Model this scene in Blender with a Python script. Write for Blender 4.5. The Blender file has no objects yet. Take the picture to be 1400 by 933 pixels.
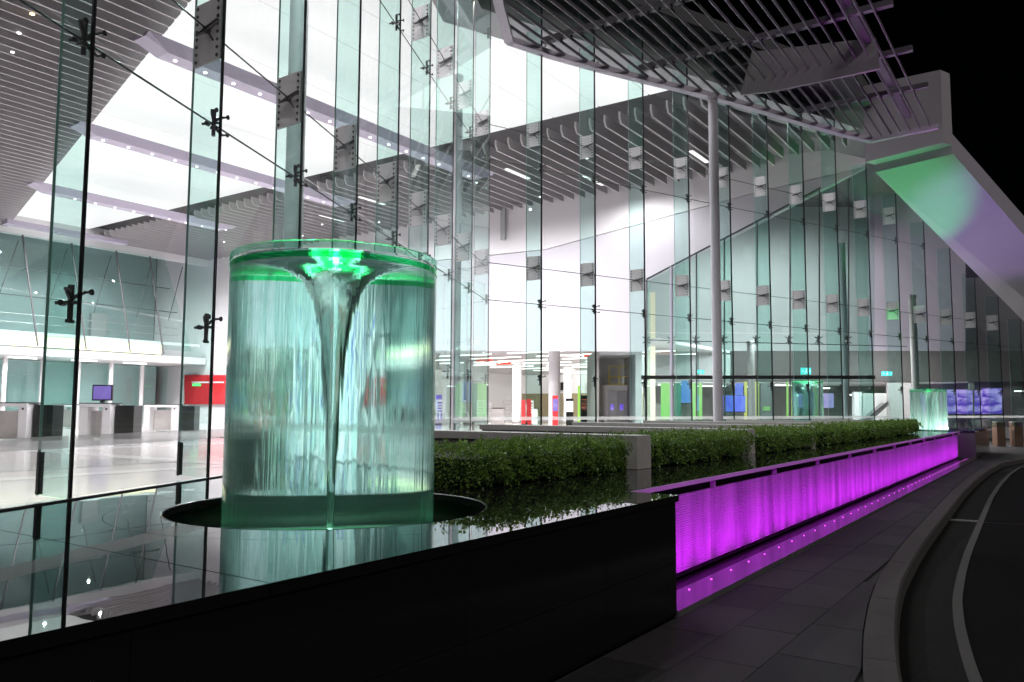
import bpy, bmesh, math, random
import numpy as np
from mathutils import Vector, Matrix
from mathutils.geometry import delaunay_2d_cdt
random.seed(7); rng = np.random.default_rng(11)
S = bpy.context.scene
COL = S.collection
R = math.radians
# ------------------------------------------------------------------ camera
F_PX, PITCH, ROLL = 1091.47, 0.0845, 0.0043
cam = bpy.data.cameras.new('camera'); cam.sensor_width = 36; cam.lens = 36*F_PX/1400
cam.clip_end = 3000; cam.clip_start = 0.05
co = bpy.data.objects.new('camera', cam); COL.objects.link(co); S.camera = co
def axes():
    c, s = math.cos(PITCH), math.sin(PITCH); cr, sr = math.cos(ROLL), math.sin(ROLL)
    right0, up0, fwd = Vector((1, 0, 0)), Vector((0, -s, c)), Vector((0, c, s))
    return right0*cr+up0*sr, -right0*sr+up0*cr, fwd
_r, _u, _f = axes()
M = Matrix.Identity(4)
for i in range(3):
    M[i][0] = _r[i]; M[i][1] = _u[i]; M[i][2] = -_f[i]
M[2][3] = 1.6
co.matrix_world = M
# ------------------------------------------------------------------ world, sun, exposure
w = bpy.data.worlds.new('World'); S.world = w; w.use_nodes = True
wn = w.node_tree.nodes; wl = w.node_tree.links
sky = wn.new('ShaderNodeTexSky'); sky.sky_type = 'NISHITA'; sky.sun_disc = False
SUN_EL, SUN_AZ = R(42), R(152)          # the street light that falls on the kerb, from behind the camera
sky.sun_elevation = SUN_EL; sky.sun_rotation = SUN_AZ
wl.new(sky.outputs['Color'], wn['Background'].inputs['Color']); wn['Background'].inputs['Strength'].default_value = 0.00012
sl = bpy.data.lights.new('sun', 'SUN'); sl.energy = 0.95; sl.angle = R(28); sl.color = (1, .95, .93)
so = bpy.data.objects.new('sun', sl); COL.objects.link(so)
sd = Vector((math.sin(SUN_AZ)*math.cos(SUN_EL), math.cos(SUN_AZ)*math.cos(SUN_EL), math.sin(SUN_EL)))
so.rotation_euler = sd.to_track_quat('Z', 'Y').to_euler()
S.view_settings.view_transform = 'Standard'; S.view_settings.look = 'None'
S.view_settings.exposure = 0; S.view_settings.gamma = 1
S.render.engine = 'CYCLES'
cy = S.cycles
cy.max_bounces = 14; cy.diffuse_bounces = 3; cy.glossy_bounces = 6; cy.transmission_bounces = 10
cy.transparent_max_bounces = 64; cy.caustics_reflective = False; cy.caustics_refractive = False
cy.sample_clamp_indirect = 6; cy.use_denoising = True; cy.use_adaptive_sampling = True
cy.adaptive_threshold = 0.012
# ------------------------------------------------------------------ site grid: U along the granite kerb, N back to the hall
P0 = Vector((1.2644, 6.321, 0)); UA = Vector((math.sin(.6072), math.cos(.6072), 0)); NA = Vector((-UA.y, UA.x, 0)); ZA = Vector((0, 0, 1))
def W(u, n, z=0): return P0+UA*u+NA*n+ZA*z
def UN(p): d = Vector(p)-P0; return d.dot(UA), d.dot(NA)
ZP = 0.923                               # top of the granite plinth
FL = 0.55                                # floor of the hall
LF = Vector((-3.2167, 5.9078, 0)); LD = Vector((math.sin(.1781), math.cos(.1781), 0)); LS = 1.8351
RF = Vector((.8006, 21.3709, 0)); RD = Vector((math.sin(.9996), math.cos(.9996), 0)); RS = 1.8624
CORNER = LF+LD*LS*8.0655
Z1, Z2, Z3, Z4, Z5, ZT = 2.376, 4.416, 5.421, 8.166, 9.15, 13.85
def facade_N(u):
    return 9.6+.4576*(u-10.56) if u < 10.56 else 9.6-.4139*(u-10.56)
def ray(px, py):
    return _r*((px-700)/F_PX)-_u*((py-466.5)/F_PX)+_f
CAM = Vector((0, 0, 1.6))
def at(px, py, Y): d = ray(px, py); return CAM+d*(Y/d.y)
def on_plane(px, py, p, dr):
    d = ray(px, py); nn = Vector((-dr.y, dr.x, 0)); return CAM+d*((p-CAM).dot(nn)/d.dot(nn))
# ------------------------------------------------------------------ materials
def nt(name):
    m = bpy.data.materials.new(name); m.use_nodes = True; t = m.node_tree
    return m, t, t.nodes, t.links
def mat(name, col, rough=.5, metal=0., var=.12, scale=6., bump=0., bscale=30., spec=None, stretch=None, coat=0., ior=None):
    m, t, n, l = nt(name); b = n['Principled BSDF']
    tc = n.new('ShaderNodeTexCoord'); mp = n.new('ShaderNodeMapping'); l.new(tc.outputs['Object'], mp.inputs[0])
    if stretch: mp.inputs['Scale'].default_value = stretch
    no = n.new('ShaderNodeTexNoise'); no.inputs['Scale'].default_value = scale; no.inputs['Detail'].default_value = 6
    l.new(mp.outputs[0], no.inputs['Vector'])
    mx = n.new('ShaderNodeMix'); mx.data_type = 'RGBA'
    mx.inputs['A'].default_value = (*[c*(1-var) for c in col], 1); mx.inputs['B'].default_value = (*[min(1, c*(1+var)) for c in col], 1)
    l.new(no.outputs['Fac'], mx.inputs['Factor']); l.new(mx.outputs['Result'], b.inputs['Base Color'])
    rr = n.new('ShaderNodeMapRange'); rr.inputs['To Min'].default_value = max(0, rough*.85); rr.inputs['To Max'].default_value = min(1, rough*1.15)
    l.new(no.outputs['Fac'], rr.inputs['Value']); l.new(rr.outputs[0], b.inputs['Roughness'])
    b.inputs['Metallic'].default_value = metal
    if spec is not None: b.inputs['Specular IOR Level'].default_value = spec
    if ior: b.inputs['IOR'].default_value = ior
    if coat: b.inputs['Coat Weight'].default_value = coat
    if bump:
        n2 = n.new('ShaderNodeTexNoise'); n2.inputs['Scale'].default_value = bscale; n2.inputs['Detail'].default_value = 5
        l.new(mp.outputs[0], n2.inputs['Vector']); bp = n.new('ShaderNodeBump'); bp.inputs['Strength'].default_value = bump; bp.inputs['Distance'].default_value = .02
        l.new(n2.outputs['Fac'], bp.inputs['Height']); l.new(bp.outputs[0], b.inputs['Normal'])
    return m
def emit(name, col, st, base=.5):
    m, t, n, l = nt(name); b = n['Principled BSDF']
    b.inputs['Base Color'].default_value = (*[c*base for c in col], 1); b.inputs['Emission Color'].default_value = (*col, 1)
    b.inputs['Emission Strength'].default_value = st; b.inputs['Roughness'].default_value = .5
    return m
def emit_noise(name, c1, c2, st, scale=2., stretch=None, contrast=(.35, .65)):
    m, t, n, l = nt(name); b = n['Principled BSDF']
    tc = n.new('ShaderNodeTexCoord'); mp = n.new('ShaderNodeMapping'); l.new(tc.outputs['Object'], mp.inputs[0])
    if stretch: mp.inputs['Scale'].default_value = stretch
    no = n.new('ShaderNodeTexNoise'); no.inputs['Scale'].default_value = scale; no.inputs['Detail'].default_value = 3; l.new(mp.outputs[0], no.inputs[0])
    cr = n.new('ShaderNodeValToRGB'); cr.color_ramp.elements[0].position = contrast[0]; cr.color_ramp.elements[1].position = contrast[1]
    cr.color_ramp.elements[0].color = (*c1, 1); cr.color_ramp.elements[1].color = (*c2, 1)
    l.new(no.outputs['Fac'], cr.inputs[0]); l.new(cr.outputs[0], b.inputs['Emission Color']); b.inputs['Emission Strength'].default_value = st
    b.inputs['Base Color'].default_value = (.05, .05, .05, 1); b.inputs['Roughness'].default_value = .3
    return m
def thin_glass(name, tint, refl=.6, rough=0.):
    m, t, n, l = nt(name); n.remove(n['Principled BSDF']); out = n['Material Output']
    tr = n.new('ShaderNodeBsdfTransparent'); tr.inputs[0].default_value = (*tint, 1)
    gl = n.new('ShaderNodeBsdfGlossy'); gl.inputs['Color'].default_value = (.95, 1, .98, 1); gl.inputs['Roughness'].default_value = rough
    lw = n.new('ShaderNodeLayerWeight'); lw.inputs['Blend'].default_value = .5
    p = n.new('ShaderNodeMath'); p.operation = 'POWER'; l.new(lw.outputs['Facing'], p.inputs[0]); p.inputs[1].default_value = 5
    a = n.new('ShaderNodeMath'); a.operation = 'MULTIPLY_ADD'; l.new(p.outputs[0], a.inputs[0]); a.inputs[1].default_value = .95*refl; a.inputs[2].default_value = .045*refl
    mx = n.new('ShaderNodeMixShader'); l.new(a.outputs[0], mx.inputs[0]); l.new(tr.outputs[0], mx.inputs[1]); l.new(gl.outputs[0], mx.inputs[2])
    l.new(mx.outputs[0], out.inputs['Surface'])
    return m
GLASS = thin_glass('facade_glass', (.965, .985, .978), .75)
FIN = thin_glass('fin_glass', (.85, .96, .935), .6)
TEAL = thin_glass('teal_glass', (.86, .935, .92), .6)
FROST, t_, n_, l_ = nt('frosted_band'); b_ = n_['Principled BSDF']; b_.inputs['Base Color'].default_value = (.8, .78, .78, 1); b_.inputs['Roughness'].default_value = .6
tb = n_.new('ShaderNodeBsdfTranslucent'); tb.inputs[0].default_value = (.85, .83, .83, 1); tp = n_.new('ShaderNodeBsdfTransparent'); tp.inputs[0].default_value = (1, 1, 1, 1)
m1 = n_.new('ShaderNodeMixShader'); m1.inputs[0].default_value = .7; l_.new(b_.outputs[0], m1.inputs[1]); l_.new(tb.outputs[0], m1.inputs[2])
m2 = n_.new('ShaderNodeMixShader'); m2.inputs[0].default_value = .68; l_.new(m1.outputs[0], m2.inputs[1]); l_.new(tp.outputs[0], m2.inputs[2]); l_.new(m2.outputs[0], n_['Material Output'].inputs[0])
SEAL = mat('black_sealant', (.008, .008, .009), .4)
STEEL = mat('brushed_steel', (.46, .44, .45), .38, .85, bump=.05)
DARKSTEEL = mat('dark_steel', (.10, .10, .105), .35, .7)
PLATE = mat('splice_steel', (.66, .62, .64), .55, .0, bump=.05)
CABLE = mat('cable_steel', (.05, .05, .05), .4, .6)
GRANITE = mat('polished_black_granite', (.006, .006, .0065), .035, var=.6, scale=220., spec=.5, ior=1.95)
def wet(m):
    t = m.node_tree; n = t.nodes; l = t.links; b = n['Principled BSDF']
    for k in list(b.inputs['Roughness'].links): l.remove(k)
    b.inputs['Roughness'].default_value = .012
    tc = n.new('ShaderNodeTexCoord'); no = n.new('ShaderNodeTexNoise'); no.inputs['Scale'].default_value = 2.2; no.inputs['Detail'].default_value = 2
    l.new(tc.outputs['Object'], no.inputs[0]); bp = n.new('ShaderNodeBump'); bp.inputs['Strength'].default_value = .012; bp.inputs['Distance'].default_value = .05
    l.new(no.outputs['Fac'], bp.inputs['Height']); l.new(bp.outputs[0], b.inputs['Normal'])
wet(GRANITE)
GRANITE_V = mat('black_granite_face', (.007, .007, .0075), .12, var=.5, scale=200., spec=.35)
GRANITE_D = mat('basin_black', (.004, .004, .004), .35, spec=.3)
CONC = mat('pale_concrete', (.45, .43, .42), .6, var=.18, scale=9, bump=.12, bscale=60)
KERBM = mat('kerb_concrete', (.066, .061, .06), .85, var=.3, scale=7, bump=.5, bscale=90, spec=.1)
PAVER = [mat('paver_%s' % k, c, .66, var=.35, scale=14, bump=.35, bscale=120, spec=.12) for k, c in (('dark', (.030, .029, .030)), ('mid', (.036, .034, .035)), ('light', (.043, .040, .041)))]
JOINT = mat('paver_bed', (.02, .02, .02), .9)
ASPH = mat('asphalt', (.012, .0115, .0115), .95, var=.6, scale=18, bump=.8, bscale=260, spec=.02)
GUT = mat('gutter_concrete', (.013, .0125, .012), .9, var=.4, scale=12, bump=.5, bscale=100, spec=.08)
PAINT = mat('road_paint', (.042, .04, .038), .8, var=.45, scale=30)
WHITE = mat('white_paint', (.78, .76, .77), .55, var=.04, scale=2)
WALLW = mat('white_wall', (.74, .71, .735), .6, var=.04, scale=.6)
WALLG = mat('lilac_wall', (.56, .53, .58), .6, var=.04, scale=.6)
GREYW = mat('grey_wall', (.38, .39, .40), .7, var=.1, scale=1.)
DGREY = mat('dark_grey', (.09, .09, .095), .6, var=.15)
BLADE = mat('louvre_blade', (.37, .35, .36), .5, var=.06)
CAVITY = mat('ceiling_cavity', (.10, .095, .10), .9)
LAV = mat('lavender_beam', (.46, .42, .52), .5, var=.04)
CANM = mat('canopy_metal', (.15, .14, .16), .45, .2, var=.08)
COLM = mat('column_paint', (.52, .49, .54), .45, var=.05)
BLACK = mat('satin_black', (.012, .012, .013), .4)
RED = mat('red_panel', (.55, .02, .03), .4)
KHAKI = mat('khaki_wall', (.26, .215, .13), .7)
WOOD = mat('bollard_timber', (.10, .055, .035), .6, var=.3, scale=5, stretch=(8, 8, .6))
YEL = mat('yellow_paint', (.6, .45, .03), .5)
FLOORM = mat('polished_floor', (.60, .56, .565), .12, var=.12, scale=.35, spec=.5)
LUM = emit_noise('luminous_ceiling', (.80, .78, .80), (1, .99, .99), 1.07, .16, contrast=(.25, .62))
LAMP = emit('lamp_white', (1, .95, .95), 6)
STRIP = emit('strip_light', (1, .97, .93), 3.2)
COVE = emit('cove_light', (1, .88, .6), 2.0)
HALOG = emit('warm_spot', (1, .62, .3), 8)
EXITG = emit('exit_teal', (.08, .75, .72), 1.6)
EXITW = emit('exit_white', (.9, 1, 1), 1.6)
LEDM = emit('magenta_led', (1, .12, 1), 2.5)
GREENL = emit('green_lamp', (.75, 1, .8), 60); GREEND = emit('green_ring', (.01, 1, .22), 2.6)
WATERLINE_TINT = thin_glass('green_collar', (.25, .95, .55), 1.2)
# ------------------------------------------------------------------ mesh builder
class MB:
    def __init__(s): s.v = []; s.f = []; s.uv = None
    def add(s, vs, fs):
        b = len(s.v); s.v += [Vector(p) for p in vs]; s.f += [tuple(i+b for i in f) for f in fs]
        return s
    def prism(s, pts, ext):
        n = len(pts); ext = Vector(ext)
        return s.add(list(pts)+[Vector(p)+ext for p in pts],
                     [tuple(range(n))[::-1], tuple(range(n, 2*n))]+[(i, (i+1) % n, n+(i+1) % n, n+i) for i in range(n)])
    def box(s, c, ax, ay, az):
        c, ax, ay, az = map(Vector, (c, ax, ay, az))
        return s.prism([c-ax-ay-az, c+ax-ay-az, c+ax+ay-az, c-ax+ay-az], az*2)
    def gbox(s, u0, u1, n0, n1, z0, z1):
        return s.prism([W(u0, n0, z0), W(u1, n0, z0), W(u1, n1, z0), W(u0, n1, z0)], (0, 0, z1-z0))
    def bar(s, a, b, wid, hgt, up=ZA):
        a, b = Vector(a), Vector(b); d = (b-a).normalized(); side = d.cross(Vector(up)).normalized(); upv = side.cross(d).normalized()
        return s.box((a+b)/2, (b-a)/2, side*wid/2, upv*hgt/2)
    def tube(s, path, r, n=8, cap=True):
        path = [Vector(p) for p in path]; rings = []
        for i, p in enumerate(path):
            d = (path[min(i+1, len(path)-1)]-path[max(i-1, 0)]).normalized()
            x = d.cross(Vector((0, 0, 1)) if abs(d.z) < .9 else Vector((1, 0, 0))).normalized(); y = d.cross(x)
            rr = r[i] if isinstance(r, (list, tuple)) else r
            rings.append([p+(x*math.cos(2*math.pi*k/n)+y*math.sin(2*math.pi*k/n))*rr for k in range(n)])
        vs = [q for g in rings for q in g]
        fs = [(i*n+k, i*n+(k+1) % n, (i+1)*n+(k+1) % n, (i+1)*n+k) for i in range(len(path)-1) for k in range(n)]
        if cap: fs += [tuple(range(n))[::-1], tuple(range(len(vs)-n, len(vs)))]
        return s.add(vs, fs)
    def lathe(s, c, prof, n=64, close=False):
        c = Vector(c); vs = [c+Vector((r*math.cos(2*math.pi*k/n), r*math.sin(2*math.pi*k/n), z)) for r, z in prof for k in range(n)]
        m = len(prof)
        fs = [(i*n+k, i*n+(k+1) % n, ((i+1) % m)*n+(k+1) % n, ((i+1) % m)*n+k) for i in range(m if close else m-1) for k in range(n)]
        if not close: fs += [tuple(range(n))[::-1], tuple(range((m-1)*n, m*n))]
        return s.add(vs, fs)
    def mesh(s, name, m, org=Vector(), smooth=False, bevel=0):
        me = bpy.data.meshes.new(name); me.from_pydata([tuple(p-org) for p in s.v], [], s.f)
        bm = bmesh.new(); bm.from_mesh(me); bmesh.ops.recalc_face_normals(bm, faces=bm.faces)
        if bevel: bmesh.ops.bevel(bm, geom=list(bm.edges), offset=bevel, segments=2, affect='EDGES', profile=.6)
        bm.to_mesh(me); bm.free()
        me.materials.append(m)
        if smooth:
            for p in me.polygons: p.use_smooth = True
            try: me.set_sharp_from_angle(angle=R(35))
            except Exception: pass
        return me
    def build(s, name, m, parent=None, smooth=False, bevel=0, **tags):
        if parent is None:
            lo = [min(p[i] for p in s.v) for i in range(3)]; hi = [max(p[i] for p in s.v) for i in range(3)]
            org = Vector(((lo[0]+hi[0])/2, (lo[1]+hi[1])/2, lo[2]))
        else: org = origin(parent)
        o = bpy.data.objects.new(name, s.mesh(name, m, org, smooth, bevel)); COL.objects.link(o)
        if parent is None: o.location = org
        else: o.parent = parent
        for k, v in tags.items(): o[k] = v
        return o
def origin(o):
    p = Vector(o.location)
    while o.parent: o = o.parent; p += Vector(o.location)
    return p
def thing(name, loc, label, cat, group=None):
    o = bpy.data.objects.new(name, None); COL.objects.link(o); o.location = loc; o.empty_display_size = .2
    o['label'] = label; o['category'] = cat; o['kind'] = 'thing'
    if group: o['group'] = group
    return o
def tag(o, label, cat, group=None):
    o['label'] = label; o['category'] = cat
    if group: o['group'] = group
    return o
def inst(name, me, loc, rot, parent):
    o = bpy.data.objects.new(name, me); COL.objects.link(o); o.parent = parent; o.location = Vector(loc)-origin(parent); o.rotation_euler = rot
    return o
def copy_tree(o, parent=None):
    c = o.copy(); COL.objects.link(c)
    if parent: c.parent = parent
    for ch in list(o.children): copy_tree(ch, c)
    return c
def root_struct(name, label=None):
    o = bpy.data.objects.new(name, None); COL.objects.link(o); o['kind'] = 'structure'
    return o
# ================================================================== GROUND, ROAD, KERB, FOOTPATH
g = MB().add([(-900, -900, -.18), (900, -900, -.18), (900, 900, -.18), (-900, 900, -.18)], [(0, 1, 2, 3)]).build('ground', ASPH); g['kind'] = 'structure'
KI = [(-9, -4.6), (-6, -3.3), (-3, -2.15), (-1.6, -1.74), (-.69, -1.49), (.3, -1.3), (1.4, -1.13), (2.5, -1.0), (4, -.9), (5.4, -.83), (9.6, -.68), (12.5, -.58), (15.8, -.52), (20, -.52), (23.3, -.62), (25.5, -.95), (27.3, -1.5), (29, -2.4), (30.5, -3.8), (32, -6.5), (33, -12)]
def smooth_curve(pts, n=160):
    t = np.array([0.]+list(np.cumsum([math.hypot(pts[i+1][0]-pts[i][0], pts[i+1][1]-pts[i][1]) for i in range(len(pts)-1)])))
    a = np.array(pts); tt = np.linspace(0, t[-1], n); x = np.interp(tt, t, a[:, 0]); y = np.interp(tt, t, a[:, 1])
    for _ in range(3):
        x[1:-1] = (x[:-2]+2*x[1:-1]+x[2:])/4; y[1:-1] = (y[:-2]+2*y[1:-1]+y[2:])/4
    return np.stack([x, y], 1)
KC = smooth_curve(KI, 240)
def kerb_N(u): return float(np.interp(u, KC[:, 0], KC[:, 1]))
def offset_curve(c, d):
    t = np.gradient(c, axis=0); t /= np.linalg.norm(t, axis=1)[:, None]; return c+np.stack([t[:, 1], -t[:, 0]], 1)*d
def ribbon(c0, c1, z0, z1, name, m, parent=None, lo=0, hi=None):
    hi = hi or len(c0); vs = []; fs = []
    for i in range(lo, hi): vs += [W(*c0[i], z0), W(*c1[i], z1)]
    for i in range(hi-lo-1): fs.append((2*i, 2*i+2, 2*i+3, 2*i+1))
    return MB().add(vs, fs).build(name, m, parent)
road = ribbon(offset_curve(KC, .62), offset_curve(KC, 11.5), -.13, -.13, 'road', ASPH); road['kind'] = 'structure'
gut = ribbon(offset_curve(KC, .2), offset_curve(KC, .63), -.137, -.126, 'gutter', GUT); gut['kind'] = 'structure'
ribbon(offset_curve(KC, .615), offset_curve(KC, .695), -.122, -.122, 'edge_line', PAINT, road)
jl = MB().prism([W(8.55, -1.33, -.1285), W(8.59, -1.33, -.1285), W(9.9, -6.5, -.1285), W(9.86, -6.5, -.1285)], (0, 0, .001)).build('tar_joint', mat('tar', (.006, .006, .006), .5), road)
dc = thing('drain_cover', W(8.5, -1.05, -.13), 'small pale steel strip cover lying across the gutter', 'drain cover')
MB().prism([W(8.42, kerb_N(8.42)-.24, -.124), W(8.60, kerb_N(8.60)-.24, -.124), W(8.60, kerb_N(8.6)-.62, -.118), W(8.42, kerb_N(8.42)-.62, -.118)], (0, 0, .014)).build('cover_plate', mat('worn_steel', (.12, .11, .105), .6, .1, var=.4, scale=20), dc)
for k in range(5): MB().gbox(8.45+.03*k, 8.462+.03*k, kerb_N(8.5)-.55, kerb_N(8.5)-.32, -.108, -.103).build('cover_rib', STEEL, dc)
kerb = root_struct('kerb')
seglen = 9; i = 0; KO = offset_curve(KC, .195); KO2 = offset_curve(KC, .225)
while i+seglen < len(KC):
    a, b = i, i+seglen; m_ = MB(); vs = []; fs = []
    for k in range(a, b+1):
        s0 = .012 if k == a else 0
        vs += [W(*KC[k], -.16), W(*(KC[k]), .002), W(*(KO[k]), .002), W(*((KO[k]*.4+KO2[k]*.6)), -.018), W(*KO2[k], -.16)]
    n_ = b-a+1
    for k in range(n_-1):
        for j in range(4): fs.append((5*k+j, 5*k+5+j, 5*k+6+j, 5*k+1+j))
    fs += [(0, 1, 2, 3, 4), tuple(5*(n_-1)+j for j in (4, 3, 2, 1, 0))]
    # leave a 6 mm joint between two kerb stones
    e = vs[5*(n_-1):]; p = vs[5*(n_-2):5*(n_-1)]
    for j in range(5): vs[5*(n_-1)+j] = e[j]+(p[j]-e[j]).normalized()*.007
    m_.add(vs, fs).build('kerb_stone', KERBM, kerb); i += seglen
path = root_struct('footpath')
MB().add([W(*KC[k], -.02) for k in range(0, 216)]+[W(KC[k, 0], .02 if KC[k, 0] < 31 else 12, -.02) for k in range(215, -1, -1)], [tuple(range(432))]).build('paving_bed', JOINT, path)
rows = [(-.03, -.47), (-.475, -.915), (-.92, -1.5), (-1.505, -2.4), (-2.405, -3.4)]
for ri, (n1, n0) in enumerate(rows):
    u = -7.5+.37*ri
    while u < 27.5:
        L = .9; a, b = u+.004, u+L-.004; ka, kb = kerb_N(a)+.012, kerb_N(b)+.012
        lo_a, lo_b = max(n0, ka), max(n0, kb)
        if lo_a < n1-.03 and lo_b < n1-.03:
            dz = random.uniform(-.0015, .0015)
            o = MB().prism([W(a, lo_a, -.015), W(b, lo_b, -.015), W(b, n1, -.015), W(a, n1, -.015)], (0, 0, .015+dz)).build('paver', random.choice(PAVER), path)
        u += L
# forecourt beyond the end of the plinth
fore = MB().add([W(26.8, -.6, -.01), W(31.5, -3.3, -.01), W(60, -3, -.01), W(60, 20, -.01), W(31.2, 20, -.01)], [(0, 1, 2, 3, 4)]).build('forecourt_paving', PAVER[2]); fore['kind'] = 'structure'
# ================================================================== GRANITE PLINTH
C1U, C1N, RH, RR = -2.04, 1.64, 1.079, 1.40
U2, N2, SC2 = 26.98, 1.64, .86
pl = thing('granite_plinth', W(-2, 1.5, 0), 'long black polished granite plinth under the nearest water vortex and the hedges', 'plinth')
ring_pts = lambda cu, cn, r, n=72: [(cu+r*math.cos(2*math.pi*k/n), cn+r*math.sin(2*math.pi*k/n)) for k in range(n)]
def slab_cut(poly, holes, name, m, parent, z=ZP, th=.05):
    verts = [Vector(p) for p in poly]; edges = [(i, (i+1) % len(poly)) for i in range(len(poly))]
    for cu, cn, r in holes:
        b = len(verts); q = ring_pts(cu, cn, r); verts += [Vector(p) for p in q]; edges += [(b+i, b+(i+1) % len(q)) for i in range(len(q))]
    vo, eo, fo, *_ = delaunay_2d_cdt(verts, edges, [], 0, 1e-6)
    def inside(p, pol):
        c = False
        for i in range(len(pol)):
            a, b = pol[i], pol[i-1]
            if (a[1] > p[1]) != (b[1] > p[1]) and p[0] < (b[0]-a[0])*(p[1]-a[1])/(b[1]-a[1])+a[0]: c = not c
        return c
    bm = bmesh.new(); org = origin(parent)
    bv = [bm.verts.new(W(p.x, p.y, z)-org) for p in vo]
    for f in fo:
        c = sum((vo[i] for i in f), Vector((0, 0)))/len(f)
        if not inside(c, poly) or any((c.x-a)**2+(c.y-b)**2 < (r*.9995)**2*.9985 for a, b, r in holes): continue
        bm.faces.new([bv[i] for i in f])
    for v in [v for v in bm.verts if not v.link_faces]: bm.verts.remove(v)
    bmesh.ops.recalc_face_normals(bm, faces=bm.faces)
    if sum(f.normal.z for f in bm.faces) < 0: bmesh.ops.reverse_faces(bm, faces=bm.faces)
    r = bmesh.ops.extrude_face_region(bm, geom=list(bm.faces))
    for e in r['geom']:
        if isinstance(e, bmesh.types.BMVert): e.co.z -= th
    bmesh.ops.recalc_face_normals(bm, faces=bm.faces)
    me = bpy.data.meshes.new(name); bm.to_mesh(me); bm.free(); me.materials.append(m)
    o = bpy.data.objects.new(name, me); COL.objects.link(o); o.parent = parent
    return o
J = .004
cuts = [-8, -5.35, -3.85, -2.04, -.6, .115]
for a, b in zip(cuts[:-1], cuts[1:]):
    hol = [(C1U, C1N, RR+J)]
    slab_cut([(a+J, 0), (b-J, 0), (b-J, facade_N(b)+.06), (a+J, facade_N(a)+.06)], hol, 'top_slab', GRANITE, pl)
cuts2 = [.115, 2.35]+[2.35+2.1*k for k in range(1, 11)]
for a, b in zip(cuts2[:-1], cuts2[1:]):
    poly = [(a+J, .45), (b-J, .45), (b-J, facade_N(b)+.06), (a+J, facade_N(a)+.06)]
    if a < 10.56 < b: poly.insert(3, (10.56, 9.66))
    slab_cut(poly, [], 'top_slab', GRANITE, pl)
# ring of granite round the basin, eight stones
for k in range(8):
    a0, a1 = 2*math.pi*k/8+.3+.0015, 2*math.pi*(k+1)/8+.3-.0015; q = [a0+(a1-a0)*j/10 for j in range(11)]
    pts = [W(C1U+RR*math.cos(t), C1N+RR*math.sin(t), ZP-.05) for t in q]+[W(C1U+RH*math.cos(t), C1N+RH*math.sin(t), ZP-.05) for t in q[::-1]]
    MB().prism(pts, (0, 0, .0502)).build('ring_slab', GRANITE, pl)
MB().lathe(W(C1U, C1N, 0), [(RH+.004, ZP-.052), (RH+.004, .5), (.02, .5), (.02, .47), (RH+.05, .47), (RH+.05, ZP-.052)], 72, True).build('basin', GRANITE_D, pl, True)
MB().lathe(W(C1U, C1N, 0), [(RH-.012, ZP-.05), (RH-.012, ZP-.003), (RH+.002, ZP+.002), (RH+.002, ZP-.05)], 72, True).build('basin_rim', mat('rim_granite', (.02, .02, .02), .15), pl, True)
# front faces: two courses of granite panels
for a, b in [(-8, -6.2), (-6.2, -4.4), (-4.4, -2.6), (-2.6, -1.1), (-1.1, 0.05)]:
    for z0, z1 in ((0, .405), (.409, .872)):
        MB().prism([W(a+.002, .012, z0), W(b-.002, .012, z0), W(b-.002, .04, z0), W(a+.002, .04, z0)], (0, 0, z1-z0)).build('front_panel', GRANITE_V, pl)
MB().gbox(.052, .075, .014, .5, 0, .872).build('end_panel', GRANITE_V, pl)
MB().gbox(-8, .05, .042, .07, 0, .868).build('core', GRANITE_D, pl)
# ---------------------------------------------------------------- magenta water wall in the recess
ww = thing('water_wall', W(12, .5, 0), 'long low water wall lit magenta by a row of lamps at its foot', 'water wall')
MAGW, t_, n_, l_ = nt('rippled_water_glass')
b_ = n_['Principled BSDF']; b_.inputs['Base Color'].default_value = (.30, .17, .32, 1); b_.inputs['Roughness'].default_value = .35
tc = n_.new('ShaderNodeTexCoord'); mp = n_.new('ShaderNodeMapping'); mp.inputs['Rotation'].default_value = (0, 0, .6072-math.pi/2); l_.new(tc.outputs['Object'], mp.inputs[0])
mp2 = n_.new('ShaderNodeMapping'); mp2.inputs['Scale'].default_value = (1, 1, 1); l_.new(mp.outputs[0], mp2.inputs[0])
wv = n_.new('ShaderNodeTexWave'); wv.bands_direction = 'Z'; wv.inputs['Scale'].default_value = 14; wv.inputs['Distortion'].default_value = 3.; wv.inputs['Detail'].default_value = 2; wv.inputs['Detail Scale'].default_value = 3
l_.new(mp2.outputs[0], wv.inputs[0])
ns = n_.new('ShaderNodeTexNoise'); ns.inputs['Scale'].default_value = 9; ns.inputs['Detail'].default_value = 5; l_.new(mp.outputs[0], ns.inputs[0])
ad = n_.new('ShaderNodeMath'); ad.operation = 'MULTIPLY_ADD'; l_.new(ns.outputs['Fac'], ad.inputs[0]); ad.inputs[1].default_value = 1.6; l_.new(wv.outputs['Fac'], ad.inputs[2])
bp = n_.new('ShaderNodeBump'); bp.inputs['Strength'].default_value = .55; bp.inputs['Distance'].default_value = .02; l_.new(ad.outputs[0], bp.inputs['Height']); l_.new(bp.outputs[0], b_.inputs['Normal'])
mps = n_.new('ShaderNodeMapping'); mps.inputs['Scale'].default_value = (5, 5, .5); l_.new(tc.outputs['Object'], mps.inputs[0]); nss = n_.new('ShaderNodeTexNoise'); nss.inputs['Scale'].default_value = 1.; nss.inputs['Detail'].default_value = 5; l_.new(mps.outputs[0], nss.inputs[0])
crs = n_.new('ShaderNodeValToRGB'); crs.color_ramp.elements[0].position = .32; crs.color_ramp.elements[0].color = (.17, .09, .19, 1); crs.color_ramp.elements[1].position = .68; crs.color_ramp.elements[1].color = (.38, .22, .40, 1); l_.new(nss.outputs['Fac'], crs.inputs[0]); l_.new(crs.outputs[0], b_.inputs['Base Color'])  # ramp tint carries some of the magenta light; the streaks are water
UE = 24.7
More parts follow.
